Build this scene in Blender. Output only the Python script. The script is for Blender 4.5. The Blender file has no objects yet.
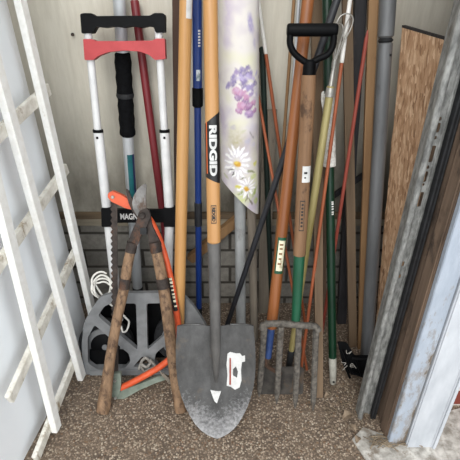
import bpy, bmesh, math, random
from mathutils import Vector, Matrix, noise as mnoise
random.seed(7)
scn = bpy.context.scene
C = scn.collection
# ------------------------------------------------------------------ camera
H, PITCH, F = 1.07, math.radians(32.0), 460.0
cp, sp = math.cos(PITCH), math.sin(PITCH)
cam = bpy.data.cameras.new('camera'); camo = bpy.data.objects.new('camera', cam); C.objects.link(camo)
cam.sensor_fit = 'HORIZONTAL'; cam.sensor_width = 36; cam.lens = 36; cam.clip_start = .02
camo.location = (0, 0, H); camo.rotation_euler = (math.pi/2 - PITCH, 0, 0)
scn.camera = camo
WALL = 1.22

def ray(px, py):
    u, v = (px-230)/F, (230-py)/F
    return Vector((u, cp+v*sp, -sp+v*cp))
def P(px, py, Y):
    d = ray(px, py); return Vector((0, 0, H)) + d*(Y/d.y)
def G(px, py, z=0.0):
    d = ray(px, py); return Vector((0, 0, H)) + d*((z-H)/d.z)
def L(px, py, Y0, s, off=0):          # on a leaning plane Y = Y0 + s*z
    d = ray(px, py); t = (Y0+off+s*H)/(d.y - s*d.z)
    return Vector((0, 0, H)) + d*t
def proj(p):
    q = Vector(p) - Vector((0, 0, H))
    dep = q.y*cp - q.z*sp; up = q.y*sp + q.z*cp
    return 230+F*q.x/dep, 230-F*up/dep, dep

# ------------------------------------------------------------------ materials
def lin(c):
    q = [((v/255)/12.92 if v/255 <= .04045 else ((v/255+.055)/1.055)**2.4) for v in c]
    y = max(.02, .3*q[0]+.55*q[1]+.15*q[2])**.16
    return tuple(v*y for v in q) + (1,)
class NT:
    def __init__(s, name):
        s.m = bpy.data.materials.new(name); s.m.use_nodes = True
        s.t = s.m.node_tree; s.b = s.t.nodes['Principled BSDF']
    def n(s, typ, **kw):
        x = s.t.nodes.new(typ)
        for k, v in kw.items(): setattr(x, k, v)
        return x
    def l(s, a, b): s.t.links.new(a, b)
    def coords(s, scale=(1, 1, 1), kind='Object'):
        tc = s.n('ShaderNodeTexCoord'); mp = s.n('ShaderNodeMapping')
        mp.inputs['Scale'].default_value = scale
        s.l(tc.outputs[kind], mp.inputs['Vector']); return mp.outputs['Vector']
    def noise(s, vec, scale, detail=6, rough=.6):
        x = s.n('ShaderNodeTexNoise'); x.inputs['Scale'].default_value = scale
        x.inputs['Detail'].default_value = detail; x.inputs['Roughness'].default_value = rough
        s.l(vec, x.inputs['Vector']); return x.outputs['Fac']
    def ramp(s, fac, stops):
        x = s.n('ShaderNodeValToRGB'); e = x.color_ramp.elements
        while len(e) < len(stops): e.new(.5)
        for i, (p, c) in enumerate(stops): e[i].position = p; e[i].color = c
        s.l(fac, x.inputs['Fac']); return x.outputs['Color']
    def mix(s, fac, a, b):
        x = s.n('ShaderNodeMix', data_type='RGBA')
        for sock, v in ((x.inputs[0], fac), (x.inputs[6], a), (x.inputs[7], b)):
            if hasattr(v, 'is_linked'): s.l(v, sock)
            else: sock.default_value = v
        return x.outputs[2]
    def math(s, op, a, b=0.0):
        x = s.n('ShaderNodeMath', operation=op)
        for i, v in enumerate((a, b)):
            if hasattr(v, 'is_linked'): s.l(v, x.inputs[i])
            else: x.inputs[i].default_value = v
        return x.outputs[0]
    def bump(s, h, strength=.3, dist=.002):
        x = s.n('ShaderNodeBump'); x.inputs['Strength'].default_value = strength; x.inputs['Distance'].default_value = dist
        s.l(h, x.inputs['Height']); s.l(x.outputs['Normal'], s.b.inputs['Normal'])
    def fin(s, col, rough=.6, metal=0.0):
        if hasattr(col, 'is_linked'): s.l(col, s.b.inputs['Base Color'])
        else: s.b.inputs['Base Color'].default_value = col
        s.b.inputs['Roughness'].default_value = rough; s.b.inputs['Metallic'].default_value = metal
        return s.m
def simple(name, c1, c2, scale=30, st=(1, 1, 1), rough=.6, metal=0., bump=.15, lo=.35, hi=.65, c3=None, sc3=8, t3=.62):
    t = NT(name); v = t.coords(st); f = t.noise(v, scale)
    col = t.ramp(f, [(lo, lin(c1)), (hi, lin(c2))])
    if c3:
        v2 = t.coords((1, 1, .5)); g = t.noise(v2, sc3, 8, .7)
        g2 = t.ramp(g, [(t3-.06, (0, 0, 0, 1)), (t3+.06, (1, 1, 1, 1))])
        col = t.mix(g2, col, lin(c3))
    if bump: t.bump(f, bump)
    return t.fin(col, rough, metal)
def wood(name, c1, c2, rough=.55, scale=60, c3=None, bump=.15, sc3=14, t3=.62):
    return simple(name, c1, c2, scale, (1, 1, .06), rough, 0, bump, .3, .7, c3, sc3, t3)

m_white = simple('white_painted_metal', (205, 206, 207), (222, 222, 222), 20, rough=.35, bump=0)
m_black = simple('black_plastic', (11, 12, 14), (20, 21, 24), 40, rough=.5)
m_foam = simple('black_foam', (12, 13, 15), (26, 27, 30), 120, rough=.85, bump=.4)
m_rubber = simple('black_rubber', (22, 23, 26), (44, 46, 50), 60, rough=.7)
m_red = simple('red_plastic', (184, 54, 58), (198, 66, 70), 20, rough=.5, bump=.05)
m_gray = simple('gray_plastic', (122, 124, 126), (140, 142, 144), 30, rough=.6, bump=.08, c3=(128, 124, 116), sc3=9)
m_redpole = simple('dark_red_paint', (118, 28, 38), (140, 38, 46), 30, (1, 1, .1), rough=.4, bump=.03)
m_alu = simple('dull_aluminium', (178, 182, 186), (205, 208, 210), 30, (1, 1, .1), rough=.45, metal=.25, bump=.03)
m_teal = simple('teal_label', (18, 96, 104), (26, 116, 122), 30, rough=.5, bump=0)
m_navy = simple('navy_stripe', (42, 50, 92), (52, 60, 104), 30, rough=.5, bump=0)
m_honey = wood('honey_wood', (190, 140, 82), (208, 160, 102), .38, 50)
m_shovelwood = wood('ash_wood', (184, 134, 80), (206, 156, 100), .38, 45)
m_orangewood = wood('orange_varnished_wood', (142, 84, 44), (172, 108, 62), .38, 45)
m_forkwood = wood('worn_wood', (118, 86, 58), (152, 116, 84), .7, 70, (88, 62, 42), .3, 40, .6)
m_oldwood = wood('old_grimy_wood', (116, 90, 66), (164, 132, 102), .75, 90, (96, 72, 54), .4, 60, .56)
m_graywood = wood('weathered_gray_wood', (122, 112, 100), (152, 142, 128), .85, 50, (96, 84, 72), .3)
m_stakewood = wood('stake_wood', (98, 79, 60), (136, 113, 88), .8, 40, (100, 76, 56), .3)
m_tanwood = wood('tan_wood', (132, 98, 64), (164, 128, 88), .7, 40, (120, 84, 50), .2)
m_darkwood = wood('dark_brown_wood', (62, 42, 32), (92, 64, 48), .75, 40)
m_brownwood = wood('brown_rough_wood', (88, 70, 56), (122, 98, 78), .85, 40, (66, 52, 42), .3)
m_charcoal = simple('charcoal_painted_wood', (40, 40, 44), (60, 58, 62), 60, (1, 1, .2), .7, 0, .3, c3=(92, 74, 66), sc3=18, t3=.66)
m_rawstud = wood('raw_stud_wood', (90, 73, 60), (146, 122, 102), .85, 60, (66, 52, 43), .5, 12, .58)
m_blue = simple('blue_metal_paint', (30, 62, 138), (40, 76, 156), 20, (1, 1, .1), rough=.32, bump=.02)
m_dustblue = simple('dusty_blue_paint', (36, 66, 128), (58, 88, 146), 40, rough=.6, bump=.1, c3=(84, 92, 116), sc3=30)
m_steel = simple('scratched_steel', (118, 119, 120), (152, 153, 154), 18, (1, 1, .5), rough=.42, metal=.45, bump=.08, c3=(142, 122, 98), sc3=12, t3=.67)
t = NT('worn_shovel_steel'); v = t.coords((1, 1, .6)); f = t.noise(v, 26, 10, .75); f2 = t.noise(t.coords((1, 1, 1)), 120, 6, .7)
col = t.ramp(f, [(.3, lin((78, 78, 78))), (.7, lin((112, 112, 112)))])
sx = t.n('ShaderNodeSeparateXYZ'); tc = t.n('ShaderNodeTexCoord'); t.l(tc.outputs['Object'], sx.inputs[0])
zz = t.math('ADD', sx.outputs[2], t.math('MULTIPLY', t.math('ABSOLUTE', sx.outputs[0]), -.7))
mk = t.n('ShaderNodeMapRange'); mk.inputs[1].default_value = .11; mk.inputs[2].default_value = -.06; t.l(zz, mk.inputs[0])
wear = t.ramp(t.math('ADD', t.math('MULTIPLY', f2, .8), t.math('MULTIPLY', mk.outputs[0], .55)), [(.52, (0, 0, 0, 1)), (.85, (1, 1, 1, 1))])
col = t.mix(wear, col, lin((184, 184, 186)))
rs_ = t.ramp(t.noise(t.coords((1, 1, 1)), 16, 8, .7), [(.58, (0, 0, 0, 1)), (.72, (.6, .6, .6, 1))])
col = t.mix(rs_, col, lin((140, 120, 98)))
t.bump(f2, .12, .002); m_steel = t.fin(col, .42, .4)
m_socket = simple('dark_steel_socket', (84, 83, 82), (118, 116, 114), 24, (1, 1, .4), rough=.45, metal=.4, bump=.08)
m_rust = simple('dark_rusty_iron', (52, 44, 40), (84, 72, 66), 60, rough=.7, metal=.25, bump=.4, c3=(112, 74, 52), sc3=30, t3=.6)
m_blade = simple('dull_blade_steel', (110, 108, 106), (140, 138, 136), 40, rough=.5, metal=.4, bump=.2, c3=(96, 78, 66), sc3=40, t3=.6)
m_forkiron = simple('crusted_gray_iron', (74, 70, 65), (122, 116, 108), 90, rough=.85, metal=.1, bump=.6, c3=(96, 78, 62), sc3=30, t3=.64)
m_hoeiron = simple('dusty_iron_blade', (58, 55, 52), (92, 87, 82), 30, rough=.75, metal=.2, bump=.3, c3=(110, 90, 72), sc3=20)
m_neck = simple('rusty_neck', (78, 58, 46), (108, 80, 62), 60, rough=.8, bump=.3)
m_green = simple('green_paint', (18, 80, 54), (28, 100, 70), 25, (1, 1, .3), rough=.42, bump=.04, c3=(26, 84, 58), sc3=14)
m_dgreen = simple('dark_green_coating', (8, 50, 30), (12, 64, 40), 25, rough=.4, bump=.03)
m_blackgreen = simple('blackish_green_plastic', (16, 38, 32), (24, 52, 42), 40, rough=.6)
m_pvc = simple('dirty_pale_pipe', (150, 153, 154), (178, 180, 180), 22, (1, 1, .3), rough=.6, bump=.08, c3=(120, 118, 112), sc3=12, t3=.6)
m_pipe = simple('dull_gray_pipe', (112, 114, 116), (138, 140, 142), 26, (1, 1, .15), rough=.5, metal=.3, bump=.08, c3=(92, 92, 92), sc3=10, t3=.64)
m_galv = simple('galvanized_steel', (118, 119, 117), (170, 171, 168), 110, (1, 1, .4), rough=.55, metal=.3, bump=.5, c3=(116, 108, 98), sc3=18, t3=.64)
m_blackrod = simple('dark_rod_paint', (34, 36, 42), (54, 56, 62), 40, (1, 1, .2), rough=.5, bump=.1, c3=(80, 66, 58), sc3=16, t3=.66)
m_fiber = simple('orange_fiberglass', (156, 82, 50), (176, 98, 62), 60, (1, 1, .1), rough=.5, bump=.05)
m_fiberred = simple('red_orange_fiberglass', (150, 66, 54), (166, 80, 64), 60, (1, 1, .1), rough=.5, bump=.05)
m_whitetip = simple('white_reflective_tip', (216, 214, 208), (230, 228, 224), 60, rough=.5, bump=0)
m_orange = simple('orange_saw_paint', (214, 84, 44), (228, 98, 56), 40, rough=.42, bump=.04, c3=(200, 80, 44), sc3=30, t3=.68)
m_greenlever = simple('gray_green_lever', (116, 126, 114), (140, 150, 138), 40, rough=.55, metal=.2, bump=.1)
m_cream = simple('cream_paper', (224, 216, 186), (236, 230, 206), 50, rough=.6, bump=0, c3=(170, 160, 130), sc3=60, t3=.58)
m_paper = simple('white_paper', (196, 196, 195), (214, 214, 212), 50, rough=.7, bump=0, c3=(164, 160, 156), sc3=60, t3=.62)
m_ink = simple('black_ink', (22, 22, 22), (34, 33, 32), 50, rough=.5, bump=0)
m_labelblack = simple('black_label', (24, 24, 26), (36, 36, 38), 40, rough=.4, bump=0)
m_labelorange = simple('orange_label_stripe', (206, 96, 44), (220, 110, 56), 40, rough=.5, bump=0)
m_silverlabel = simple('silver_label', (196, 204, 208), (220, 226, 228), 80, rough=.4, bump=0, c3=(120, 140, 150), sc3=90, t3=.55)
m_brass = simple('pale_yellow_pole', (146, 132, 78), (186, 174, 122), 40, (1, 1, .08), rough=.42, metal=.2, bump=.06)
m_wire = simple('steel_wire', (150, 148, 142), (184, 182, 176), 60, rough=.4, metal=.5, bump=0)
m_sleeve = simple('speckled_white_sleeve', (196, 194, 186), (226, 224, 218), 160, rough=.8, bump=.5, c3=(140, 132, 120), sc3=60, t3=.6)
m_greentip = simple('gray_plastic_tip', (160, 158, 148), (186, 184, 174), 50, rough=.7, bump=.1, c3=(122, 112, 96), sc3=40, t3=.6)
m_cord = simple('white_cord', (222, 220, 212), (238, 236, 230), 200, rough=.8, bump=.4)
m_dirtycord = simple('grayish_cord', (146, 142, 136), (176, 172, 164), 200, rough=.85, bump=.4)
m_trellis = simple('chipped_white_paint', (236, 235, 230), (246, 246, 243), 60, (1, 1, 1), rough=.7, bump=.15, c3=(196, 186, 168), sc3=40, t3=.68)
m_slat = simple('dirty_white_slat', (212, 207, 194), (236, 233, 224), 50, (1, 1, 1), rough=.75, bump=.2, c3=(164, 146, 120), sc3=34, t3=.6)
m_panel = simple('white_panel_sheet', (240, 244, 248), (246, 249, 252), 4, rough=.55, bump=.02)

# ------------------------------------------------------------------ mesh helpers
m_black.node_tree.nodes['Principled BSDF'].inputs['Specular IOR Level'].default_value = .1
m_foam.node_tree.nodes['Principled BSDF'].inputs['Specular IOR Level'].default_value = .1
MATS = {}
def setmesh(bm, name, mat, ang=40):
    bmesh.ops.recalc_face_normals(bm, faces=bm.faces[:])
    me = bpy.data.meshes.new(name); bm.to_mesh(me); bm.free()
    for p in me.polygons: p.use_smooth = True
    me.set_sharp_from_angle(angle=math.radians(ang))
    for m in (mat if isinstance(mat, (list, tuple)) else [mat]): me.materials.append(m)
    return me
def tag(o, label=None, cat=None, group=None, kind=None):
    if label: o['label'] = label
    if cat: o['category'] = cat
    if group: o['group'] = group
    if kind: o['kind'] = kind
    return o
def part(name, bm, mat, parent, world=False, label=None, ang=40):
    M = MATS[parent.name]
    if world: bm.transform(M.inverted())
    o = bpy.data.objects.new(name, setmesh(bm, name, mat, ang)); C.objects.link(o); o.parent = parent
    MATS[o.name] = M
    if label: o['label'] = label
    return o
def empty(name, label, cat, M, group=None):
    o = bpy.data.objects.new(name, None); C.objects.link(o); o.matrix_world = M
    o.empty_display_size = .05
    MATS[o.name] = M.copy()
    return tag(o, label, cat, group)
def solo(name, bm, mat, label=None, cat=None, group=None, kind=None, M=None, world=True, ang=40):
    if M is None:
        c = Vector((0, 0, 0)); n = 0; zmin = 1e9
        for v in bm.verts: c += v.co; n += 1; zmin = min(zmin, v.co.z)
        c /= n; M = Matrix.Translation((c.x, c.y, zmin))
    if world: bm.transform(M.inverted())
    o = bpy.data.objects.new(name, setmesh(bm, name, mat, ang)); C.objects.link(o); o.matrix_world = M
    MATS[o.name] = M.copy()
    return tag(o, label, cat, group, kind)
def frame(a, b):                       # local Z runs a -> b, local -Y looks at the camera side
    z = (b-a).normalized(); x = Vector((1, 0, 0)); x = (x - z*x.dot(z)).normalized(); y = z.cross(x)
    M = Matrix((x, y, z)).transposed().to_4x4(); M.translation = a
    return M
def box(bm, c, s, R=None, bev=0):
    M = Matrix.Translation(c) @ (R.to_4x4() if R else Matrix()) @ Matrix.Diagonal((s[0], s[1], s[2], 1))
    r = bmesh.ops.create_cube(bm, size=1, matrix=M)
    if bev:
        es = set(e for v in r['verts'] for e in v.link_edges)
        bmesh.ops.bevel(bm, geom=list(es), offset=bev, segments=2, affect='EDGES', clamp_overlap=True)
def lathe(bm, prof, seg=20, sx=1.0, sy=1.0, cx=0, cy=0):
    rings = []
    for r, z in prof:
        rings.append([bm.verts.new((cx+r*sx*math.cos(2*math.pi*k/seg), cy+r*sy*math.sin(2*math.pi*k/seg), z)) for k in range(seg)])
    for a, b in zip(rings, rings[1:]):
        for k in range(seg): bm.faces.new((a[k], a[(k+1) % seg], b[(k+1) % seg], b[k]))
    bm.faces.new(rings[0][::-1]); bm.faces.new(rings[-1])
def smoothpath(pts, n=6):
    pts = [Vector(p) for p in pts]; out = []
    q = [pts[0]*2-pts[1]] + pts + [pts[-1]*2-pts[-2]]
    for i in range(1, len(q)-2):
        p0, p1, p2, p3 = q[i-1:i+3]
        for k in range(n):
            t = k/n
            out.append(.5*((2*p1)+(p2-p0)*t+(2*p0-5*p1+4*p2-p3)*t*t+(3*p1-p0-3*p2+p3)*t**3))
    out.append(pts[-1]); return out
def tube(bm, pts, r, seg=12, flat=1.0, up=None, closed=False):
    pts = [Vector(p) for p in pts]; n = len(pts)
    rr = r if callable(r) else ((lambda i: r[i]) if isinstance(r, (list, tuple)) else (lambda i: r))
    rings = []; nrm = None
    for i, p in enumerate(pts):
        if closed: t = (pts[(i+1) % n]-pts[i-1]).normalized()
        else: t = (pts[min(i+1, n-1)]-pts[max(i-1, 0)]).normalized()
        if nrm is None: nrm = Vector(up) if up else (Vector((0, -1, 0)) if abs(t.y) < .9 else Vector((1, 0, 0)))
        nrm = (nrm - t*nrm.dot(t)).normalized(); bn = t.cross(nrm)
        rings.append([bm.verts.new(p + (nrm*math.cos(a)*flat + bn*math.sin(a))*rr(i)) for a in [2*math.pi*k/seg for k in range(seg)]])
    prs = list(zip(rings, rings[1:])) + ([(rings[-1], rings[0])] if closed else [])
    for a, b in prs:
        for k in range(seg): bm.faces.new((a[k], a[(k+1) % seg], b[(k+1) % seg], b[k]))
    if not closed: bm.faces.new(rings[0][::-1]); bm.faces.new(rings[-1])
def plate(bm, outer, holes, thick, fn):
    """outline with holes in 2D, filled and given thickness; fn(x, y, d) -> 3D point"""
    b2 = bmesh.new(); edges = []
    for loop in [outer]+holes:
        vs = [b2.verts.new((x, y, 0)) for x, y in loop]
        edges += [b2.edges.new((vs[i], vs[(i+1) % len(vs)])) for i in range(len(vs))]
    bmesh.ops.triangle_fill(b2, use_beauty=True, use_dissolve=False, edges=edges, normal=(0, 0, 1))
    b2.verts.ensure_lookup_table()
    f = {v: bm.verts.new(fn(v.co.x, v.co.y, 0)) for v in b2.verts}
    k = {v: bm.verts.new(fn(v.co.x, v.co.y, thick)) for v in b2.verts}
    for fc in b2.faces:
        bm.faces.new([f[v] for v in fc.verts]); bm.faces.new([k[v] for v in reversed(fc.verts)])
    for e in b2.edges:
        if len(e.link_faces) == 1:
            a, b = e.verts; bm.faces.new((f[a], f[b], k[b], k[a]))
    b2.free()
def rounded(pts, r, n=4):
    out = []; N = len(pts)
    for i in range(N):
        p = Vector(pts[i]); a = Vector(pts[i-1]); b = Vector(pts[(i+1) % N])
        da, db = (a-p), (b-p); rr = min(r, da.length*.45, db.length*.45)
        s, e = p+da.normalized()*rr, p+db.normalized()*rr
        for k in range(n+1):
            t = k/n; q = s*(1-t)**2 + p*2*t*(1-t) + e*t*t; out.append((q.x, q.y))
    return out
def textbm(s, size, width=None, bold=0.0):
    cu = bpy.data.curves.new('lettering', 'FONT'); cu.body = s; cu.size = size; cu.align_x = 'CENTER'; cu.align_y = 'CENTER'; cu.offset = bold
    o = bpy.data.objects.new('lettering', cu); C.objects.link(o)
    bpy.context.view_layer.update()
    me = bpy.data.meshes.new_from_object(o.evaluated_get(bpy.context.evaluated_depsgraph_get()))
    bm = bmesh.new(); bm.from_mesh(me)
    bpy.data.objects.remove(o); bpy.data.curves.remove(cu); bpy.data.meshes.remove(me)
    xs = [v.co.x for v in bm.verts]; ys = [v.co.y for v in bm.verts]
    cx, cy = (min(xs)+max(xs))/2, (min(ys)+max(ys))/2; w, h = max(xs)-min(xs), max(ys)-min(ys)
    for v in bm.verts:
        v.co.x = (v.co.x-cx)*((width/w) if width else 1); v.co.y = (v.co.y-cy)*(size/h)
    return bm
def oncyl(bm, r, s, th0=0, rot=0):
    """wrap flat lettering (x along the axis downwards, y across) on a cylinder of radius r around local Z at height s"""
    for _ in range(2):
        bmesh.ops.subdivide_edges(bm, edges=[e for e in bm.edges if e.calc_length() > r*.25], cuts=1)
    bmesh.ops.triangulate(bm, faces=bm.faces[:])
    for v in bm.verts:
        th = th0 + v.co.y/r
        v.co = Vector((r*math.sin(th), -r*math.cos(th), s - v.co.x))
def patch(bm, r, s0, s1, a0, a1, n=14, m=6):
    """a thin curved sticker on a cylinder"""
    g = [[bm.verts.new((r*math.sin(a0+(a1-a0)*i/n), -r*math.cos(a0+(a1-a0)*i/n), s0+(s1-s0)*j/m)) for i in range(n+1)] for j in range(m+1)]
    for j in range(m):
        for i in range(n): bm.faces.new((g[j][i], g[j][i+1], g[j+1][i+1], g[j+1][i]))
    gi = [[bm.verts.new((v.co.x*.9, v.co.y*.9, v.co.z)) for v in row] for row in g]
    for j in range(m):
        for i in range(n): bm.faces.new((gi[j][i], gi[j+1][i], gi[j+1][i+1], gi[j][i+1]))
    for j in range(m):
        for i in (0, n): bm.faces.new((g[j][i], g[j+1][i], gi[j+1][i], gi[j][i]))
    for i in range(n):
        for j in (0, m): bm.faces.new((g[j][i], g[j][i+1], gi[j][i+1], gi[j][i]))

class Rod:
    """a straight tool: axis from its foot to a point seen high up; s = distance from the foot"""
    def __init__(s, name, label, cat, top, bot, length=None, group=None, solo=False):
        a = G(*bot) if len(bot) == 2 else P(*bot)
        b = P(*top); s.a, s.d = a, (b-a).normalized(); s.M = frame(a, b)
        Lw = (WALL-.022-a.y)/s.d.y if s.d.y > 1e-4 else 9
        s.len = min(length or 9, Lw, 1.75) if length else min(Lw, 1.6)
        s.name, s.meta = name, (label, cat, group)
        s.root = None if solo else empty(name, label, cat, s.M, group)
    def at(s, py):                      # distance along the axis where the image row is py
        lo, hi = -.2, 2.0
        for _ in range(50):
            m = (lo+hi)/2
            q = s.a+s.d*m
            if (q-Vector((0, 0, H))).dot(Vector((0, cp, -sp))) < .05 or proj(q)[1] < py: hi = m
            else: lo = m
        return (lo+hi)/2
    def r(s, py, wpx):                  # radius from a pixel width
        return wpx/2*proj(s.a+s.d*s.at(py))[2]/F
    def pt(s, px, py, dy=0):            # local point seen at a pixel, on the plane through the axis facing the camera
        d = ray(px, py); n = s.M.to_3x3() @ Vector((0, 1, 0)); o = Vector((0, 0, H))
        t = (s.a + n*dy - o).dot(n)/d.dot(n); return s.M.inverted() @ (o+d*t)
    def part(s, name, bm, mat, parent=None, label=None, ang=40): return part(name, bm, mat, parent or s.root, False, label, ang)
    def solo_lathe(s, prof, mat, seg=16, sx=1, sy=1):
        bm = bmesh.new(); lathe(bm, prof, seg, sx, sy)
        return solo(s.name, bm, mat, *s.meta, M=s.M, world=False)
    def solo_box(s, w0, w1, dpt, mat, s0=0, s1=None):
        s1 = s1 or s.len; bm = bmesh.new(); n = 14
        rings = []
        for i in range(n+1):
            f = i/n; z = s0+(s1-s0)*f; w = w0+(w1-w0)*f
            j = (mnoise.noise(Vector((z*7, s.a.x*31, 0)))*.06)*w
            rings.append([bm.verts.new((x*w/2+j, y*dpt/2, z)) for x, y in ((-1, -1), (1, -1), (1, 1), (-1, 1))])
        for p, q in zip(rings, rings[1:]):
            for k in range(4): bm.faces.new((p[k], p[(k+1) % 4], q[(k+1) % 4], q[k]))
        bm.faces.new(rings[0][::-1]); bm.faces.new(rings[-1])
        bmesh.ops.bevel(bm, geom=[e for e in bm.edges if len(e.link_faces) == 2 and e.calc_face_angle(0) > .8], offset=min(w0, w1, dpt)*.12, segments=1, affect='EDGES')
        return solo(s.name, bm, mat, *s.meta, M=s.M, world=False)
    def cyl(s, name, r0, r1, s0, s1, mat, parent=None, seg=18, mid=None, label=None):
        bm = bmesh.new(); e = min(r0, r1)*.25
        prof = [(r0-e, s0), (r0, s0+e)] + [(r, z) for r, z in (mid or [])] + [(r1, s1-e), (r1-e, s1)]
        lathe(bm, prof, seg); return s.part(name, bm, mat, parent, label)

# ------------------------------------------------------------------ setting
def struct(name, bm, mat): return solo(name, bm, mat, kind='structure')
# floor: exposed aggregate
t = NT('exposed_aggregate'); v = t.coords()
n1 = t.noise(v, 14, 4); 
vd = t.n('ShaderNodeVectorMath', operation='ADD'); t.l(v, vd.inputs[0])
nz = t.n('ShaderNodeTexNoise'); nz.inputs['Scale'].default_value = 60; t.l(v, nz.inputs['Vector'])
vs_ = t.n('ShaderNodeVectorMath', operation='SCALE'); vs_.inputs['Scale'].default_value = .008; t.l(nz.outputs['Color'], vs_.inputs[0]); t.l(vs_.outputs[0], vd.inputs[1])
vo = t.n('ShaderNodeTexVoronoi'); vo.inputs['Scale'].default_value = 190; t.l(vd.outputs[0], vo.inputs['Vector'])
sep = t.n('ShaderNodeSeparateColor'); t.l(vo.outputs['Color'], sep.inputs[0])
peb = t.ramp(sep.outputs[0], [(0, lin((104, 90, 76))), (.3, lin((136, 118, 100))), (.6, lin((158, 138, 118))), (.84, lin((184, 166, 146))), (.95, lin((196, 184, 166))), (1, lin((144, 106, 84)))])
dm = t.ramp(vo.outputs['Distance'], [(.38, (0, 0, 0, 1)), (.62, (1, 1, 1, 1))])
col = t.mix(dm, peb, lin((104, 89, 76)))
dirt = t.ramp(n1, [(.42, (0, 0, 0, 1)), (.7, (.55, .55, .55, 1))])
col = t.mix(dirt, col, lin((136, 118, 100)))
inv = t.math('SUBTRACT', 1.0, vo.outputs['Distance']); t.bump(inv, .5, .004)
t.fin(col, .8)
m_floor = t.m
bm = bmesh.new(); box(bm, (0, .35, -.05), (3.2, 2.4, .1)); struct('floor', bm, m_floor)
# light concrete apron, irregular broken edge, lying in front of the door jamb
m_conc = simple('light_concrete', (148, 143, 135), (204, 200, 193), 45, rough=.95, bump=.9, c3=(138, 127, 114), sc3=30, t3=.58)
bm = bmesh.new()
edge = [G(352, 440), G(363, 428), G(379, 434), G(392, 428), G(420, 420), G(448, 412), G(475, 405)]
edge = [(p.x, p.y) for p in edge] + [(1.5, .80), (1.5, -.3), (.62, -.3), (.45, .2), (.36, .45)]
edge = [(p.x, p.y) for p in [G(372, 470)]] + edge[:-1]
plate(bm, edge, [], .004, lambda x, y, d: Vector((x, y, d)))
solo('floor_apron', bm, m_conc, kind='structure')
# back wall
t = NT('beige_siding'); v = t.coords((1, 1, .12)); f = t.noise(v, 70, 8, .7)
v2 = t.coords((1, 1, .55)); g = t.noise(v2, 3.2, 8, .65)
col = t.ramp(f, [(.3, lin((204, 198, 183))), (.7, lin((222, 217, 203)))])
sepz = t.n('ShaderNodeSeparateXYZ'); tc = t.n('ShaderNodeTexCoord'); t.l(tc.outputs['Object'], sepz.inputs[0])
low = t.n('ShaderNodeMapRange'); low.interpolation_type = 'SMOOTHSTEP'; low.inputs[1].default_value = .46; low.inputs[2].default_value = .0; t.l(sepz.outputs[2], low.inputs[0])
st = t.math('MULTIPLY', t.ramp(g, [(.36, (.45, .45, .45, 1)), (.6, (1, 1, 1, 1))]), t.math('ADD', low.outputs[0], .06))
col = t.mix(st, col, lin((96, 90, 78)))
t.bump(f, .25, .003); t.fin(col, .85); m_wall = t.m
SZ = .374
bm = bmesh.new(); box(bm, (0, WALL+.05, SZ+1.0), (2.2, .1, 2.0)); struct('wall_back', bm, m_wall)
# vertical siding battens are not seen: only a sill strip and dark block foundation
m_sill = simple('brown_sill_board', (84, 70, 54), (132, 112, 88), 30, (.1, 1, 1), .85, 0, .3)
m_sill2 = simple('beige_sill_board', (140, 130, 112), (172, 162, 142), 30, (.15, 1, 1), .85, 0, .3, c3=(90, 78, 62), sc3=14)
bm = bmesh.new(); box(bm, (0, WALL+.045, SZ-.0125), (2.2, .1, .023)); struct('trim_1', bm, m_sill)
bm = bmesh.new(); box(bm, (0, WALL+.05, SZ-.038), (2.2, .1, .025)); struct('trim_2', bm, m_sill2)
t = NT('dark_brick'); v = t.coords()
mp = t.n('ShaderNodeMapping'); mp.inputs['Rotation'].default_value = (math.radians(90), 0, 0); t.l(v, mp.inputs['Vector'])
br = t.n('ShaderNodeTexBrick'); t.l(mp.outputs[0], br.inputs['Vector'])
br.inputs['Scale'].default_value = 1; br.inputs['Brick Width'].default_value = .19; br.inputs['Row Height'].default_value = .066; br.inputs['Mortar Size'].default_value = .005
br.inputs['Color1'].default_value = lin((132, 129, 122)); br.inputs['Color2'].default_value = lin((158, 154, 146)); br.inputs['Mortar'].default_value = lin((82, 78, 72))
f = t.noise(v, 40, 8, .7); col = t.mix(t.ramp(f, [(.35, (0, 0, 0, 1)), (.7, (.5, .5, .5, 1))]), br.outputs['Color'], lin((64, 58, 50)))
inv = t.math('SUBTRACT', 1.0, br.outputs['Fac']); t.bump(inv, .6, .006); t.fin(col, .9); m_found = t.m
bm = bmesh.new(); box(bm, (0, WALL+.06, (SZ-.05)/2-.02), (2.2, .1, SZ-.05+.04)); struct('wall_foundation', bm, m_found)
# left wall that the trellis and panel lean on
bm = bmesh.new(); box(bm, (-.66, .72, 1.2), (.06, 1.0, 2.4)); struct('wall_left', bm, m_wall)
# right: return wall, studs, casing and brick
bm = bmesh.new(); box(bm, (.655, 1.05, 1.2), (.06, .34, 2.4)); struct('wall_right', bm, m_brownwood)
bm = bmesh.new(); box(bm, (.409, .729, 1.05), (.036, .040, 2.1), bev=.003)
box(bm, (.412, .772, 1.05), (.036, .043, 2.1), bev=.003)
box(bm, (.413, .826, 1.05), (.030, .06, 2.1), bev=.002); struct('trim_3', bm, m_rawstud)
t = NT('peeling_blue_white_paint'); v = t.coords((1, 1, .35)); f = t.noise(v, 26, 10, .75); v2 = t.coords((1, 1, .25)); g = t.noise(v2, 60, 6, .7)
col = t.ramp(g, [(.3, lin((158, 168, 182))), (.7, lin((178, 187, 199)))])
sx = t.n('ShaderNodeSeparateXYZ'); tc = t.n('ShaderNodeTexCoord'); t.l(tc.outputs['Object'], sx.inputs[0])
mk = t.n('ShaderNodeMapRange'); mk.inputs[1].default_value = .75; mk.inputs[2].default_value = .05; mk.inputs[3].default_value = -.04; mk.inputs[4].default_value = .13; t.l(sx.outputs[2], mk.inputs[0])
rx = t.n('ShaderNodeMapRange'); rx.inputs[1].default_value = .0; rx.inputs[2].default_value = .02; rx.inputs[3].default_value = 0; rx.inputs[4].default_value = .07; t.l(sx.outputs[0], rx.inputs[0])
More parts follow.
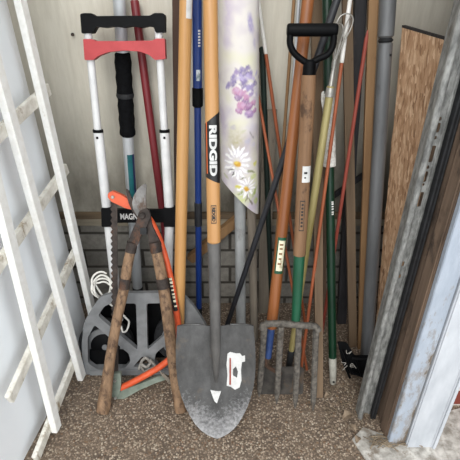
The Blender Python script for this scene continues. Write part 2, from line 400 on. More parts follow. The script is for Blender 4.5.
ff = t.math('ADD', t.math('ADD', f, mk.outputs[0]), rx.outputs[0])
col = t.mix(t.ramp(ff, [(.60, (0, 0, 0, 1)), (.64, (1, 1, 1, 1))]), col, lin((158, 158, 160)))
col = t.mix(t.ramp(ff, [(.68, (0, 0, 0, 1)), (.71, (1, 1, 1, 1))]), col, lin((124, 110, 96)))
t.bump(f, .3, .002); t.fin(col, .6); m_casing = t.m
m_casing2 = simple('bluish_white_paint', (182, 187, 194), (200, 204, 210), 30, (1, 1, .3), .5, 0, .12, c3=(186, 182, 176), sc3=16, t3=.68)
bm = bmesh.new(); box(bm, (.4165, .7005, 1.05), (.041, .015, 2.1), bev=.0015); struct('trim_4', bm, m_casing)
bm = bmesh.new(); box(bm, (.473, .70, 1.05), (.070, .03, 2.1), bev=.003)
box(bm, (.506, .692, 1.05), (.014, .024, 2.1), bev=.004); struct('trim_5', bm, m_casing2)
t = NT('red_brick'); v = t.coords()
mp = t.n('ShaderNodeMapping'); mp.inputs['Rotation'].default_value = (math.radians(90), 0, 0); t.l(v, mp.inputs['Vector'])
br = t.n('ShaderNodeTexBrick'); t.l(mp.outputs[0], br.inputs['Vector'])
br.inputs['Scale'].default_value = 1; br.inputs['Brick Width'].default_value = .2; br.inputs['Row Height'].default_value = .066; br.inputs['Mortar Size'].default_value = .006
br.inputs['Color1'].default_value = lin((140, 62, 48)); br.inputs['Color2'].default_value = lin((116, 52, 42)); br.inputs['Mortar'].default_value = lin((196, 188, 180))
t.bump(t.math('SUBTRACT', 1.0, br.outputs['Fac']), .5, .005); t.fin(br.outputs['Color'], .85)
bm = bmesh.new(); box(bm, (.86, .85, 1.2), (.68, .08, 2.4)); struct('wall_brick', bm, t.m)

# ------------------------------------------------------------------ trellis and panel on the left
def tplane(px, py, off=0):             # X = X0 + .12*(Y-1.032) - .028*z
    d = ray(px, py); X0 = -.408+off
    t_ = (X0 - .12*1.032 - .028*H)/(d.x - .12*d.y + .028*d.z)
    return Vector((0, 0, H)) + d*t_
def tp(Y, z, off=0): return Vector((-.408+off+.12*(Y-1.032)-.028*z, Y, z))
def bar(bm, a, b, w, d, n):            # board a->b, d thick along n, w wide
    z = (b-a).normalized(); n = (n - z*n.dot(z)).normalized(); x = n.cross(z)
    R = Matrix((x, n, z)).transposed()
    box(bm, (a+b)/2, (w, d, (b-a).length), R, bev=min(w, d)*.1)
nT = Vector((1, -.12, .028)).normalized()
root = empty('garden_trellis', 'white wooden garden trellis leaning in front of the white panel', 'trellis', Matrix.Translation(tp(.9, 0)))
rails = [((20, 0), (100, 346)), ((-22, 0), (83, 382)), ((-60, -40), (57, 431))]
for a, b in rails:
    A, B = tplane(*a), tplane(*b)
    if B.z < .012: B = B + (A-B).normalized()*(.012-B.z)
    A = B + (A-B).normalized()*1.25
    bm = bmesh.new(); bar(bm, A, B, .027, .016, nT); part('rail', bm, m_trellis, root, True)
for a, b in [((48, 89), (0, 133)), ((66, 168), (2, 260)), ((75, 252), (10, 398)), ((78, 350), (40, 462))]:
    A, B = tplane(*a, off=-.014), tplane(*b, off=-.014)
    d = (A-B).normalized(); B = A + (B-A)*((A.y-.645)/(A.y-B.y))
    for q in (A, B): q.z = max(q.z, .016)
    bm = bmesh.new(); bar(bm, A, B, .028, .012, nT); part('slat', bm, m_slat, root, True)
for z0 in (1.02, 1.18):
    bm = bmesh.new(); bar(bm, tp(1.07, z0, -.014), tp(.645, z0-.08, -.014), .028, .012, nT); part('slat', bm, m_slat, root, True)
bm = bmesh.new()
pv = [tp(1.075, .0, -.05), tp(.36, 0, -.05), tp(.36, 1.3, -.05), tp(1.10, 1.3, -.05)]
f4 = [bm.verts.new(p) for p in pv]; b4 = [bm.verts.new(p - nT*.014) for p in pv]
bm.faces.new(f4); bm.faces.new(b4[::-1])
for i in range(4): bm.faces.new((f4[i], b4[i], b4[(i+1) % 4], f4[(i+1) % 4]))
solo('panel', bm, m_panel, 'large smooth white panel standing on edge behind the trellis', 'panel')

# ------------------------------------------------------------------ folded hand truck
CY, CS = .917, .217
cn = Vector((0, 1, -CS)).normalized()
def cart(px, py, d=0): return L(px, py, CY, CS, d*math.sqrt(1+CS*CS))
root = empty('hand_truck', 'folded hand truck with white tubes, red and black handle bars', 'hand truck', Matrix.Translation(G(142, 373)))
def px2m(px, py, w): return w*proj(cart(px, py))[2]/F
for xs, tops in (((87, 98, 107.5, 113), 0), ((158, 164.5, 169.5, 173), 1)):
    d0 = .03
    bm = bmesh.new(); tube(bm, [cart(xs[0], 24, d0), cart(xs[1], 133, d0)], .0092, 14); r = part('upper_tube', bm, m_white, root, True)
    bm = bmesh.new(); tube(bm, [cart(xs[1], 131, d0), cart(xs[2], 214, d0), cart(xs[3]+6*(1-2*tops), 320, d0+.01)], .0122, 14, up=(0, -1, 0))
    lo = part('lower_tube', bm, m_white, root, True)
    bm = bmesh.new(); tube(bm, [cart(xs[1]-.1, 129.5, d0), cart(xs[1]+.1, 132.5, d0)], .0128, 14); part('collar', bm, m_black, lo, True)
    bm = bmesh.new(); c = cart(xs[1]+.5, 136, d0)-Vector((0, .012, 0)); box(bm, c, (.005, .004, .005)); part('lock_button', bm, m_black, lo, True)
    cxm = xs[2]
    bm = bmesh.new(); plate(bm, rounded([(cxm-6.5, 208), (cxm+5, 208), (cxm+6, 227), (cxm-6, 227)], 1.5), [], .028, lambda x, y, d: cart(x, y, d0-.014)+cn*d); part('bracket', bm, m_black, root, True)
bm = bmesh.new(); plate(bm, [(106, 209.5), (170, 210), (170.5, 222.5), (107, 223)], [], .012, lambda x, y, d: cart(x, y, .022)+cn*d)
cb = part('cross_bar', bm, m_black, root, True)
tb = textbm('MAGNA', .0165, .056, .0005)
o0 = cart(131, 216.5, .0213); ux = Vector((1, 0, 0)); uy = Vector((0, CS, 1)).normalized()
for v in tb.verts: v.co = o0 + ux*v.co.x + uy*v.co.y
part('lettering', tb, m_paper, cb, True)
# handle bars
bm = bmesh.new()
out = rounded([(80, 14), (84, 13), (92, 13.2), (95, 16), (150, 15.5), (154, 13), (163, 13), (165, 15), (165, 32), (156, 33), (153.5, 27), (149, 26), (141, 27.5), (132, 26), (123, 27.5), (114, 26), (105, 27.5), (96, 26.5), (92.5, 33), (81.5, 33.5)], 1.2, 2)
plate(bm, out, [], .026, lambda x, y, d: cart(x, y, .017)+cn*d)
bmesh.ops.bevel(bm, geom=[e for e in bm.edges if len(e.link_faces) == 2 and e.calc_face_angle(0) > 1.2], offset=.003, segments=2, affect='EDGES', clamp_overlap=True)
part('grip_bar', bm, m_black, root, True, 'black grip bar')
bm = bmesh.new()
out = rounded([(83, 39), (92, 39), (96, 41), (124, 41), (152, 40.5), (156, 38.5), (164.5, 38.5), (165.5, 59), (155, 60), (149, 55), (140, 51.5), (124, 50.5), (108, 52), (98, 56), (93, 60), (84.5, 60)], 1.0, 2)
plate(bm, out, [], .026, lambda x, y, d: cart(x, y, .015)+cn*d)
bmesh.ops.bevel(bm, geom=[e for e in bm.edges if len(e.link_faces) == 2 and e.calc_face_angle(0) > 1.2], offset=.002, segments=2, affect='EDGES', clamp_overlap=True)
part('handle_bar', bm, m_red, root, True, 'red handle bar')
# toe plate with its openings
bm = bmesh.new()
outer = rounded([(83, 374.5), (81.5, 345), (84, 322), (93, 307), (100, 297), (112, 293.5), (172, 293), (184, 296), (194, 307), (207, 327), (209, 345), (208, 374)], 5, 4)
holes = [rounded(h, 2.5, 3) for h in (
    [(98, 316), (104, 306.5), (111, 303.5), (136, 303.5), (137.5, 350)],
    [(146.5, 303.5), (170, 303), (179, 307), (186, 316), (147.5, 350)],
    [(94.5, 325), (129, 354), (130.5, 362), (124, 368.5), (97, 369.5), (88, 363), (87.5, 338)],
    [(190, 325), (156, 353), (154, 361), (160, 368.5), (188, 369), (197, 362), (198, 338)],
    [(142.5, 356), (153, 366.5), (133, 367)])]
plate(bm, outer, holes, .016, lambda x, y, d: cart(x, y, -.012)+cn*d)
bmesh.ops.bevel(bm, geom=[e for e in bm.edges if len(e.link_faces) == 2 and e.calc_face_angle(0) > 1.2], offset=.002, segments=2, affect='EDGES', clamp_overlap=True)
tplate = part('toe_plate', bm, m_gray, root, True, 'gray toe plate with cut-out openings')
bm = bmesh.new(); plate(bm, [(90, 370.5), (208, 370), (208.5, 375), (90, 375.5)], [], .03, lambda x, y, d: cart(x, y, -.016)+cn*d); part('toe_lip', bm, m_gray, tplate, True)
for wx, wy in ((107, 343), (182, 337)):
    c = cart(wx, wy, .035); Mw = Matrix.Translation(c) @ cn.to_track_quat('Z', 'Y').to_matrix().to_4x4()
    bm = bmesh.new(); lathe(bm, [(.062, -.014), (.074, -.017), (.080, -.010), (.080, .010), (.074, .017), (.062, .014)], 40)
    bm.transform(Mw); w = part('wheel', bm, m_rubber, root, True)
    bm = bmesh.new(); lathe(bm, [(.052, -.019), (.058, -.017), (.058, -.012)], 36); bm.transform(Mw); part('rim', bm, m_gray, w, True)
    bm = bmesh.new(); lathe(bm, [(.040, -.021), (.044, -.018), (.044, -.012)], 36); bm.transform(Mw); part('hub_cover', bm, m_black, w, True)
    bm = bmesh.new(); lathe(bm, [(.007, -.026), (.009, -.023), (.009, -.015)], 20); bm.transform(Mw); part('hub', bm, m_gray, w, True)
bm = bmesh.new(); plate(bm, rounded([(90, 364), (92, 325), (106, 304), (178, 302), (194, 325), (198, 364)], 5), [], .012, lambda x, y, d: cart(x, y, .062)+cn*d); part('shade_backing', bm, m_black, root, True)  # black sheet added to stand in for the darkness behind the plate openings
bm = bmesh.new(); plate(bm, [(84, 350), (128, 350), (128, 364), (84, 364)], [], .02, lambda x, y, d: cart(x, y, .012)+cn*d); part('hinge_block', bm, m_black, root, True)

# cords
bm = bmesh.new(); pts = []
for k in range(46):
    a = k/46*2*math.pi*3.3 + 1.0; q = k/46
    pts.append(cart(101+math.cos(a)*(9.5+1.5*math.sin(k*.7))+q*2, 284-math.sin(a)*(12.5-4*q)+q*7, .005+.014*math.sin(k*.9)))
pts += [cart(108, 302, .022), cart(118, 310, .02), cart(126, 318, .018), cart(129, 322, .015), cart(127, 330, .008), cart(123, 332, .008), cart(121, 326, .01)]
tube(bm, smoothpath(pts, 4), .0027, 8)
solo('cord', bm, m_cord, 'coil of white cord hung on the left tube of the hand truck', 'cord')
bm = bmesh.new(); pts = [cart(139, 369, -.02), cart(142, 361, -.022), cart(146, 358, -.03), cart(150, 363, -.022), cart(146, 367, -.03), cart(141, 364, -.026), cart(144, 371, -.02), cart(150, 369, -.02), cart(155, 366, -.022), cart(150, 360, -.026)]
tube(bm, smoothpath(pts, 5), .0038, 8)
solo('cord', bm, m_dirtycord, 'short grayish cord knotted in the lower opening of the gray plate', 'cord')

# ------------------------------------------------------------------ bow saw
SY, SS = .835, .31
sn = Vector((0, 1, -SS)).normalized()
def saw(px, py, d=0): return L(px, py, SY, SS, d*math.sqrt(1+SS*SS))
root = empty('bow_saw', 'orange bow saw standing upright against the hand truck', 'saw', Matrix.Translation(G(116, 398)))
path = [(131, 205.5), (140, 211), (149, 219), (157, 234), (163, 250), (168, 268), (172, 285), (175, 303), (178, 323), (178.5, 340), (173, 355), (161, 366), (146, 375), (131, 383), (120, 388)]
bm = bmesh.new(); pp = smoothpath([saw(*p) for p in path], 5); tube(bm, pp, .0088, 14)
fr = part('saw_frame', bm, m_orange, root, True, 'orange tubular frame')
bm = bmesh.new(); plate(bm, rounded([(108, 193), (112, 191), (121, 195), (133, 201.5), (134, 210), (126, 208.5), (111, 201.5), (107.5, 197)], 2, 3), [], .016, lambda x, y, d: saw(x, y, -.008)+sn*d)
part('frame_end', bm, m_orange, root, True)
bm = bmesh.new(); lathe(bm, [(.0035, -.011), (.0045, -.009), (.0045, .009)], 16); bm.transform(Matrix.Translation(saw(113.5, 196.5)) @ sn.to_track_quat('Z', 'Y').to_matrix().to_4x4()); part('bolt', bm, m_wire, root, True)
# blade with teeth
bm = bmesh.new(); lft, rgt = [], []
n = 62
for i in range(n+1):
    y = 200+ (382-200)*i/n; x = 114.5 + 1.2*(i/n)
    lft.append((x - (4.3 if i % 2 else 2.4), y)); rgt.append((x+2.6, y))
plate(bm, lft + rgt[::-1], [], .0022, lambda x, y, d: saw(x, y)+sn*d); part('saw_blade', bm, m_rust, root, True, 'rusty toothed blade')
bm = bmesh.new(); plate(bm, rounded([(113, 374), (120.5, 373), (121, 384), (120, 392), (116, 398.5), (112, 397)], 1.5, 3), [], .012, lambda x, y, d: saw(x, y, -.012)+sn*d); br_ = part('blade_bracket', bm, m_greenlever, root, True)
bm = bmesh.new(); plate(bm, rounded([(113, 398), (113, 391), (126, 389), (145, 382), (158, 376.5), (167, 376), (167, 379.5), (156, 383), (140, 390), (122, 400)], 2, 3), [], .010, lambda x, y, d: saw(x, y, -.004)+sn*d); part('tension_lever', bm, m_greenlever, root, True, 'gray-green tension lever')
for bx, by in ((116.5, 395), (116, 378)):
    bm = bmesh.new(); lathe(bm, [(.003, -.017), (.004, -.015), (.004, 0)], 12); bm.transform(Matrix.Translation(saw(bx, by)) @ sn.to_track_quat('Z', 'Y').to_matrix().to_4x4()); part('rivet', bm, m_wire, br_, True)
# label strip on the frame
bm = bmesh.new(); seg = [saw(171+.185*(y-280)-.6, y, -.0022) for y in range(277, 312, 3)]; tube(bm, seg, .0075, 12); lb = part('label_strip', bm, m_ink, root, True, 'black label strip with pale marks')
bm = bmesh.new()
for y in (279, 282.5, 286, 290, 294, 297, 301, 306):
    c = saw(170.8+.185*(y-280), y, -.0088); box(bm, c, (.007, .004, .0055 if y % 2 else .003))
part('label_marks', bm, m_cream, lb, True)
bm = bmesh.new()
for k in range(4):
    pts = [saw(160+k*2, 371+k*2, -.012), saw(163, 376-k, -.02), saw(166+k, 379, -.014), saw(171, 384-k*2, -.01)]
    tube(bm, smoothpath(pts, 4), .0018, 6)
solo('string', bm, m_graywood, 'frayed gray string snagged on the end of the saw lever', 'string')

# ------------------------------------------------------------------ loppers
LY, LS = .79, .355
ln = Vector((0, 1, -LS)).normalized()
def lop(px, py, d=0): return L(px, py, LY, LS, d*math.sqrt(1+LS*LS))
def lr(px, py, w): return 1.08*w/2*proj(lop(px, py))[2]/F
root = empty('loppers', 'old loppers with two worn wooden handles standing open, blades up', 'loppers', Matrix.Translation(G(142, 413)))
for pth, nm in (([(131.5, 247, 9), (127, 268, 9.6), (124, 288, 9.6), (117, 320, 9.5), (110, 360, 9.5), (106, 390, 11.5), (104, 405, 13), (103, 413, 12)], 0), ([(155.5, 247, 10), (160, 268, 10.5), (163.5, 288, 10.5), (168, 320, 10.5), (173, 360, 10.5), (177.5, 390, 11), (180, 405, 11.5), (181, 414, 10)], 1)):
    pts = [lop(a, b) for a, b, w in pth]
    e = pts[-1]; pts[-1] = e + Vector((0, 0, max(0, .003-e.z)))
    rr = [lr(a, b, w) for a, b, w in pth]
    sm = smoothpath(pts, 5); R = [rr[min(i//5, 7)]*(1-(i % 5)/5)+rr[min(i//5+1, 7)]*((i % 5)/5) for i in range(len(sm))]
    bm = bmesh.new(); tube(bm, sm, R, 18); hd = part('handle', bm, m_oldwood, root, True)
    for (ya, yb, ex) in ((242, 252, 1.12), (278, 288, 1.1)):
        def xx(y): 
            for (a, b, w), (a2, b2, w2) in zip(pth, pth[1:]):
                if y <= b2: f = (y-b)/(b2-b); return a+(a2-a)*f, w+(w2-w)*f
        (xa, wa), (xb, wb) = xx(ya), xx(yb)
        bm = bmesh.new(); tube(bm, [lop(xa, ya), lop(xb, yb)], [lr(xa, ya, wa)*ex, lr(xb, yb, wb)*ex], 18); part('ferrule', bm, m_rust, hd, True)
bm = bmesh.new(); plate(bm, rounded([(127, 245), (137, 247), (141, 236), (147, 226), (151, 215), (147, 208), (139, 211), (136, 222), (131, 233)], 2.5, 3), [], .008, lambda x, y, d: lop(x, y, -.008)+ln*d); part('jaw_arm', bm, m_rust, root, True)
bm = bmesh.new(); plate(bm, rounded([(150, 248), (162, 246), (157, 236), (152, 226), (150, 214), (143, 207), (136, 211), (138, 220), (143, 226), (148, 235)], 2.5, 3), [], .008, lambda x, y, d: lop(x, y, .001)+ln*d); part('jaw_arm', bm, m_rust, root, True)
bm = bmesh.new(); plate(bm, [(145.5, 183.5), (142, 185), (137.5, 189.5), (133.5, 196), (132, 203), (133, 209), (137, 216), (143, 219), (147, 215), (146.3, 207), (145.8, 198), (146, 191), (146.5, 186)], [], .005, lambda x, y, d: lop(x, y, -.004)+ln*d); part('blade', bm, m_blade, root, True, 'curved dark steel cutting blade')
bm = bmesh.new(); plate(bm, [(126, 189), (128.5, 191), (131, 197), (135, 204), (140, 210), (142, 216), (137, 218), (132, 211), (128.5, 203), (126.5, 195)], [], .008, lambda x, y, d: lop(x, y, .002)+ln*d); part('hook', bm, m_rust, root, True)
bm = bmesh.new(); lathe(bm, [(.006, -.015), (.008, -.013), (.008, .009)], 16); bm.transform(Matrix.Translation(lop(143, 215)) @ ln.to_track_quat('Z', 'Y').to_matrix().to_4x4()); part('pivot_bolt', bm, m_rust, root, True)
bm = bmesh.new(); plate(bm, [(140, 228), (146.5, 228), (146.5, 234.5), (140, 234.5)], [], .02, lambda x, y, d: lop(x, y, -.012)+ln*d); part('bumper', bm, m_rubber, root, True)

# ------------------------------------------------------------------ poles on the left
t_ = Rod('red_pole', 'slim dark red metal pole behind the hand truck', 'pole', (134.5, 0, 1.198), (176, 316), 1.35, solo=True)
r = t_.r(100, 8); t_.solo_lathe([(r*.8, 0), (r, .004), (r, t_.len-.004), (r*.8, t_.len)], m_redpole)
T = Rod('extension_pole', 'silver extension pole with black foam grip between the cart tubes', 'pole', (119, 0, 1.192), (139.5, 316), 1.4)
r = T.r(170, 11)
T.cyl('pole', r, r*.95, T.at(290), T.len, m_alu)
rg = T.r(90, 16); g = T.at(52)-T.at(136); s0 = T.at(136)
mid = []
for i in range(1, 18):
    z = s0 + g*i/18; mid += [(rg*(1.0+.05*math.sin(i*2.1)), z)]
T.cyl('foam_grip', rg*1.02, rg*.95, s0, T.at(52), m_foam, mid=mid)
bm = bmesh.new(); lathe(bm, [(rg*1.06, T.at(95)-.006), (rg*1.13, T.at(95)), (rg*1.06, T.at(95)+.006)]); T.part('grip_ring', bm, m_rubber)
bm = bmesh.new(); patch(bm, r*1.02, T.at(196), T.at(153), -.15, .75); T.part('teal_label', bm, m_teal, label='teal label stripe')
bm = bmesh.new(); patch(bm, r*1.02, T.at(196), T.at(153), .75, 1.25); T.part('label_edge', bm, m_navy, label='navy edge of the label')
T.cyl('end_cap', r*1.08, r*1.1, 0, T.at(286), m_rubber)

T = Rod('dark_stake', 'dark brown wooden stake behind the honey-coloured pole', 'stake', (176, 0, 1.185), (179, 318), 1.35, solo=True)
T.solo_box(.018, .016, .016, m_darkwood)

T = Rod('wooden_pole', 'honey-coloured long wooden pole left of the blue pole', 'pole', (186, 0, 1.105), (177.5, 384), 1.12)
T.cyl('shaft', T.r(350, 11), T.r(0, 13), 0, T.len, m_honey, seg=24)
r = T.r(8, 13); bm = bmesh.new(); patch(bm, r*1.07, T.at(19), T.at(-8), .15, 1.15); T.part('sticker', bm, m_paper, label='white sticker')

T = Rod('blue_pole', 'bright blue metal pole with a black collar, beside the shovel', 'pole', (197, 0, 1.175), (199, 324), 1.35)
r1, r2 = T.r(50, 9.5), T.r(200, 6.5)
T.cyl('lower_tube', r2, r2, T.at(309), T.at(97), m_blue)
T.cyl('upper_tube', r1, r1, T.at(92), T.len, m_blue)
T.cyl('collar', r1*1.2, r1*1.2, T.at(107), T.at(87), m_black)
T.cyl('end_cap', r2*1.3, r2*1.05, 0, T.at(307), m_rubber)
T.cyl('joint_ring', r2*1.2, r2*1.2, T.at(226), T.at(202), m_blackrod)
bm = bmesh.new(); patch(bm, r1*1.02, T.at(80), T.at(69), -.2, .7); T.part('sticker', bm, m_silverlabel, label='small silver sticker')
bm = bmesh.new()
for y in (30, 33, 36, 39, 42, 45): patch(bm, r1*1.015, T.at(y+1.2), T.at(y-.6), .25, .75, 4, 2)
T.part('print_marks', bm, m_whitetip, label='tiny white printed marks')

# ------------------------------------------------------------------ round point shovel
T = Rod('shovel', 'round point shovel with pale wooden handle and black label', 'shovel', (210.3, 0, 1.02), (217, 436), 1.56)
rh = T.r(110, 14.5)
T.cyl('handle', T.r(230, 13.5), T.r(0, 14.2), T.at(243), T.len, m_shovelwood, seg=28)
sA, sB = T.at(183), T.at(112)
bm = bmesh.new(); lathe(bm, [(rh*1.025, sA), (rh*1.03, sA+.002), (rh*1.03, sB-.002), (rh*1.025, sB)], 32)
for v in bm.verts:
    if v.co.z > sB-.01: v.co.z -= .012*(1-v.co.x/rh)
    else: v.co.z += .007*(1-v.co.x/rh)
lab = T.part('handle_label', bm, m_labelblack, label='black wrap label')
lt = textbm('RIDGID', rh*1.12, (T.at(125)-T.at(175)), .0009)
# letters read downwards: text x runs down the handle, letter tops face right
oncyl(lt, rh*1.06, (T.at(125)+T.at(175))/2, .12); T.part('lettering', lt, m_paper, lab, label='white block lettering')
bm = bmesh.new(); patch(bm, rh*1.05, T.at(173), T.at(122), -.95, -.75, 4, 8); T.part('stripe', bm, m_labelorange, lab)
bm = bmesh.new(); patch(bm, rh*1.02, T.at(222), T.at(204), -.35, .45); pl = T.part('stamp', bm, m_ink, label='small black printed stamp')
bm = bmesh.new(); patch(bm, rh*1.03, T.at(221), T.at(205), -.27, .37); T.part('stamp_ground', bm, m_shovelwood, pl)
lt = textbm('RIDGID', rh*.52, (T.at(206)-T.at(220)), .0006); oncyl(lt, rh*1.04, (T.at(206)+T.at(220))/2, .05); T.part('stamp_lettering', lt, m_ink, pl)
# steel socket + blade: one forging, blade first
sTop = T.at(327); W = 40.5*proj(T.a+T.d*T.at(345))[2]/F
bm = bmesh.new(); nx, nz_ = 32, 44
BT = [(0.0, .0015)] + [(T.at(y), w*proj(T.a+T.d*T.at(y))[2]/F) for y, w in ((434.5, 5), (432.5, 9.5), (428, 16), (422, 21.5), (414, 26.5), (405, 31), (395, 34.7), (385, 37.2), (374, 38.8), (362, 39.6), (348, 39.6), (338, 39), (327, 38))]
def half(s):                            # half width of blade at height s above tip (0..1)
    for (sa, wa), (sb, wb) in zip(BT, BT[1:]):
        if s <= sb: return wa + (wb-wa)*((s-sa)/(sb-sa))
    return BT[-1][1]
grid = []
for j in range(nz_+1):
    k = (j/nz_)**1.35; s = sTop*k; row = []
    hw = max(half(s), .0015)
    for i in range(nx+1):
        u = -1+2*i/nx; x = u*hw
        dish = .020*(1-(x/W)**2)*min(1, k*1.6)                # dished away from the viewer
        ridge = -.013*math.exp(-(x/.011)**2)*max(0, min(1, (k-.27)/.5))
        y = dish*.9 + ridge - .010
        zz = s + (.007*max(0, abs(u)-.25)**.5 if j == nz_ and abs(u) > .3 else 0) + (-.006*(1-k) if 0 else 0)
        row.append((x, y, zz))
    grid.append(row)
F1 = [[bm.verts.new(p) for p in row] for row in grid]; F2 = [[bm.verts.new((p[0], p[1]+.0025, p[2])) for p in row] for row in grid]
for j in range(nz_):
    for i in range(nx):
        bm.faces.new((F1[j][i], F1[j][i+1], F1[j+1][i+1], F1[j+1][i])); bm.faces.new((F2[j][i], F2[j+1][i], F2[j+1][i+1], F2[j][i+1]))
for j in range(nz_):
    for i in (0, nx): bm.faces.new((F1[j][i], F1[j+1][i], F2[j+1][i], F2[j][i]))
for i in range(nx):
    for j in (0, nz_): bm.faces.new((F1[j][i], F1[j][i+1], F2[j][i+1], F2[j][i]))
blade = T.part('blade', bm, m_steel, label='dished steel blade, scratched along the edge', ang=60)
# rolled step lips at the shoulders
for sgn in (-1, 1):
    bm = bmesh.new(); tube(bm, [(sgn*W*.36, .004, sTop+.004), (sgn*W*.7, .008, sTop+.003), (sgn*W*.93, .002, sTop+.001)], .0026, 10); T.part('step', bm, m_steel, blade)
bm = bmesh.new(); rs = T.r(240, 13.2)
lathe(bm, [(.006, T.at(385)), (.009, T.at(365)), (.0125, T.at(345)), (rs*.86, T.at(326)), (rs*.9, T.at(300)), (rs*.98, T.at(262)), (rs*1.03, T.at(240)), (rs*1.03, T.at(238))], 24, 1.0, .8)
for v in bm.verts:
    if v.co.z < sTop*1.3: v.co.y += .006*(1-v.co.z/(sTop*1.3))
T.part('socket', bm, m_socket, label='tapering steel socket')
# torn sticker and small triangular sticker on blade (thin, following the dish)
def onblade(px, py, lift):
    q = T.pt(px, py); x = q.x; k = max(0, min(1, q.z/sTop))
    y = .018*(1-(x/W)**2)*min(1, k*1.6) - .013*math.exp(-(x/.011)**2)*max(0, min(1, (k-.27)/.5)) - .010
    return Vector((x, y-lift, q.z))
def sticker(name, poly, holes, mat, lab_, lift=.0009):
    bm = bmesh.new(); plate(bm, poly, holes, 1, lambda x, y, d: onblade(x, y, lift if d == 0 else .0001)); return T.part(name, bm, mat, blade, lab_)
sticker('sticker', [(227.5, 355), (230, 353), (236, 354), (240, 353.5), (242, 356), (245, 355), (245, 361), (242, 362), (241, 370), (241.5, 380), (239.5, 387), (235, 389.5), (231, 387), (226.5, 386), (227.5, 376), (226.5, 366)], [[(233, 370), (236, 367), (238, 372), (237, 378), (233, 376)]], m_paper, 'torn white paper sticker')
sticker('sticker_line', [(229.5, 359), (231, 359), (231, 385), (229.3, 385)], [], m_fiberred, None, .0016)
sticker('scrap', [(210.5, 390), (221, 391), (217, 402), (214.5, 400)], [], m_paper, 'small torn paper scrap', .0035)

# ------------------------------------------------------------------ poles behind shovel, floral roll
T = Rod('pale_pipe', 'pale gray dirty pipe standing under the floral sheet', 'pipe', (238.5, 20, 1.115), (241, 338), 1.2, solo=True)
r = T.r(260, 10.5); T.solo_lathe([(r*.85, 0), (r, .002), (r, T.len-.002), (r*.85, T.len)], m_pvc, 24)
T = Rod('weathered_pole', 'weathered gray wooden pole right of the pale pipe', 'pole', (247, 20, 1.12), (254.5, 340), 1.2, solo=True)
r = T.r(260, 8.5); T.solo_lathe([(r*.9, 0), (r, .003), (r*1.0, T.len*.5), (r*1.05, T.len-.002), (r*.9, T.len)], m_graywood, 14)

# floral sheet
T = Rod('floral_sheet', 'white sheet printed with purple flowers and daisies, rolled around the poles', 'floral sheet', (238, 0, 1.115), (242, 338), 1.3, solo=True)
rf = T.r(110, 40)
import numpy as np
t = NT('floral_print'); at_ = t.n('ShaderNodeAttribute'); at_.attribute_name = 'print'
fz = t.noise(t.coords((1, 1, 1)), 90, 5); 
t.bump(fz, .06, .002); t.fin(at_.outputs['Color'], .6); m_floral = t.m
bm = bmesh.new()
nu, ns = 240, 200; bl, brt, up = T.at(177), T.at(213), T.at(-90)
gr = []
for j in range(ns+1):
    row = []
    for i in range(nu+1):
        th = -math.pi*.98 + 2*math.pi*.98*i/nu
        x = math.sin(th); lowz = bl + (brt-bl)*((x+1)/2)**(1.1 if abs(th) < math.pi/2 else 1)
        z = lowz + (up-lowz)*(j/ns)**1.25; k = (z-brt)/(up-brt)
        rr = rf*(1.0 - .12*max(0, k-.25)) * (1+.03*mnoise.noise(Vector((th*1.2, z*6, 3))))
        row.append((rr*x, -rr*math.cos(th)*.9, z, rf*th, z))
    gr.append(row)
uvw = np.array([[p[3], p[4]] for row in gr for p in row])
def npnoise(a, sc, seed):
    return np.array([mnoise.fractal(Vector((p[0]*sc, p[1]*sc, seed)), 1.0, 2.0, 3) for p in a])
n1_, n2_ = npnoise(uvw, 90, 1.5), npnoise(uvw, 90, 7.5); big, fine = npnoise(uvw, 16, 3.1), npnoise(uvw, 160, 9.2)
def lc(c): return np.array(lin(c)[:3])
colr = np.tile(lc((222, 217, 212)), (len(uvw), 1))
def blend(m, c):
    global colr
    m = np.clip(m, 0, 1)[:, None]; colr = colr*(1-m) + lc(c)*m
blend((big-.05)*1.6, (200, 190, 202)); blend((-big-.1)*1.6, (222, 220, 196))
U = uvw + np.stack([n1_, n2_], 1)*.0035
def ell(px, py, rx, ry, rot, c, soft=.25, op=1.0):
    """watercolour blot of the print; rx, ry in picture scale turned to sheet scale"""
    q = T.pt(px, py, -rf*.9); u = rf*math.asin(max(-.98, min(.98, q.x/rf))); k = proj(T.a+T.d*q.z)[2]/F
    d = U-np.array([u, q.z]); cr, sr = math.cos(rot), math.sin(rot)
    r_ = np.hypot((d[:, 0]*cr+d[:, 1]*sr)/(rx*k), (-d[:, 0]*sr+d[:, 1]*cr)/(ry*k))
    m = np.clip((1-r_)/soft, 0, 1)*op*(1-.35*np.clip(fine*1.5, -1, 1)*(op < .99)); blend(m, c)
rng = random.Random(3)
for a in ((236, 142, 14, 18, 0, (190, 182, 146), .9, .75), (255, 150, 8, 26, 0, (206, 202, 184), .8, .6), (243, 197, 20, 13, .6, (204, 212, 150), .8, .85), (224, 130, 8, 18, 0, (194, 182, 202), .8, .6), (227, 8, 8, 40, 0, (200, 188, 208), .9, .7), (252, 24, 4.5, 13, .2, (176, 166, 202), .6, .9), (256, 44, 3, 9, .2, (188, 180, 206), .7, .7), (226, 40, 6, 20, 0, (206, 196, 212), .9, .5), (228, 112, 8, 7, 0, (204, 194, 206), .8, .6), (252, 128, 8, 7, 0, (204, 198, 212), .8, .6)): ell(*a)
PU = [(152, 138, 186), (172, 160, 204), (136, 120, 168), (188, 176, 214), (166, 146, 190)]
PK = [(184, 134, 174), (168, 120, 166), (202, 150, 182), (172, 144, 190), (156, 124, 168)]
for k in range(64):
    y = rng.uniform(68, 96); x = rng.gauss(246, 6.5)
    if 226 < x < 261: ell(x, y, rng.uniform(2, 4.6), rng.uniform(1.6, 3), rng.uniform(-1.2, 1.2), rng.choice(PU), .4, rng.uniform(.5, .9))
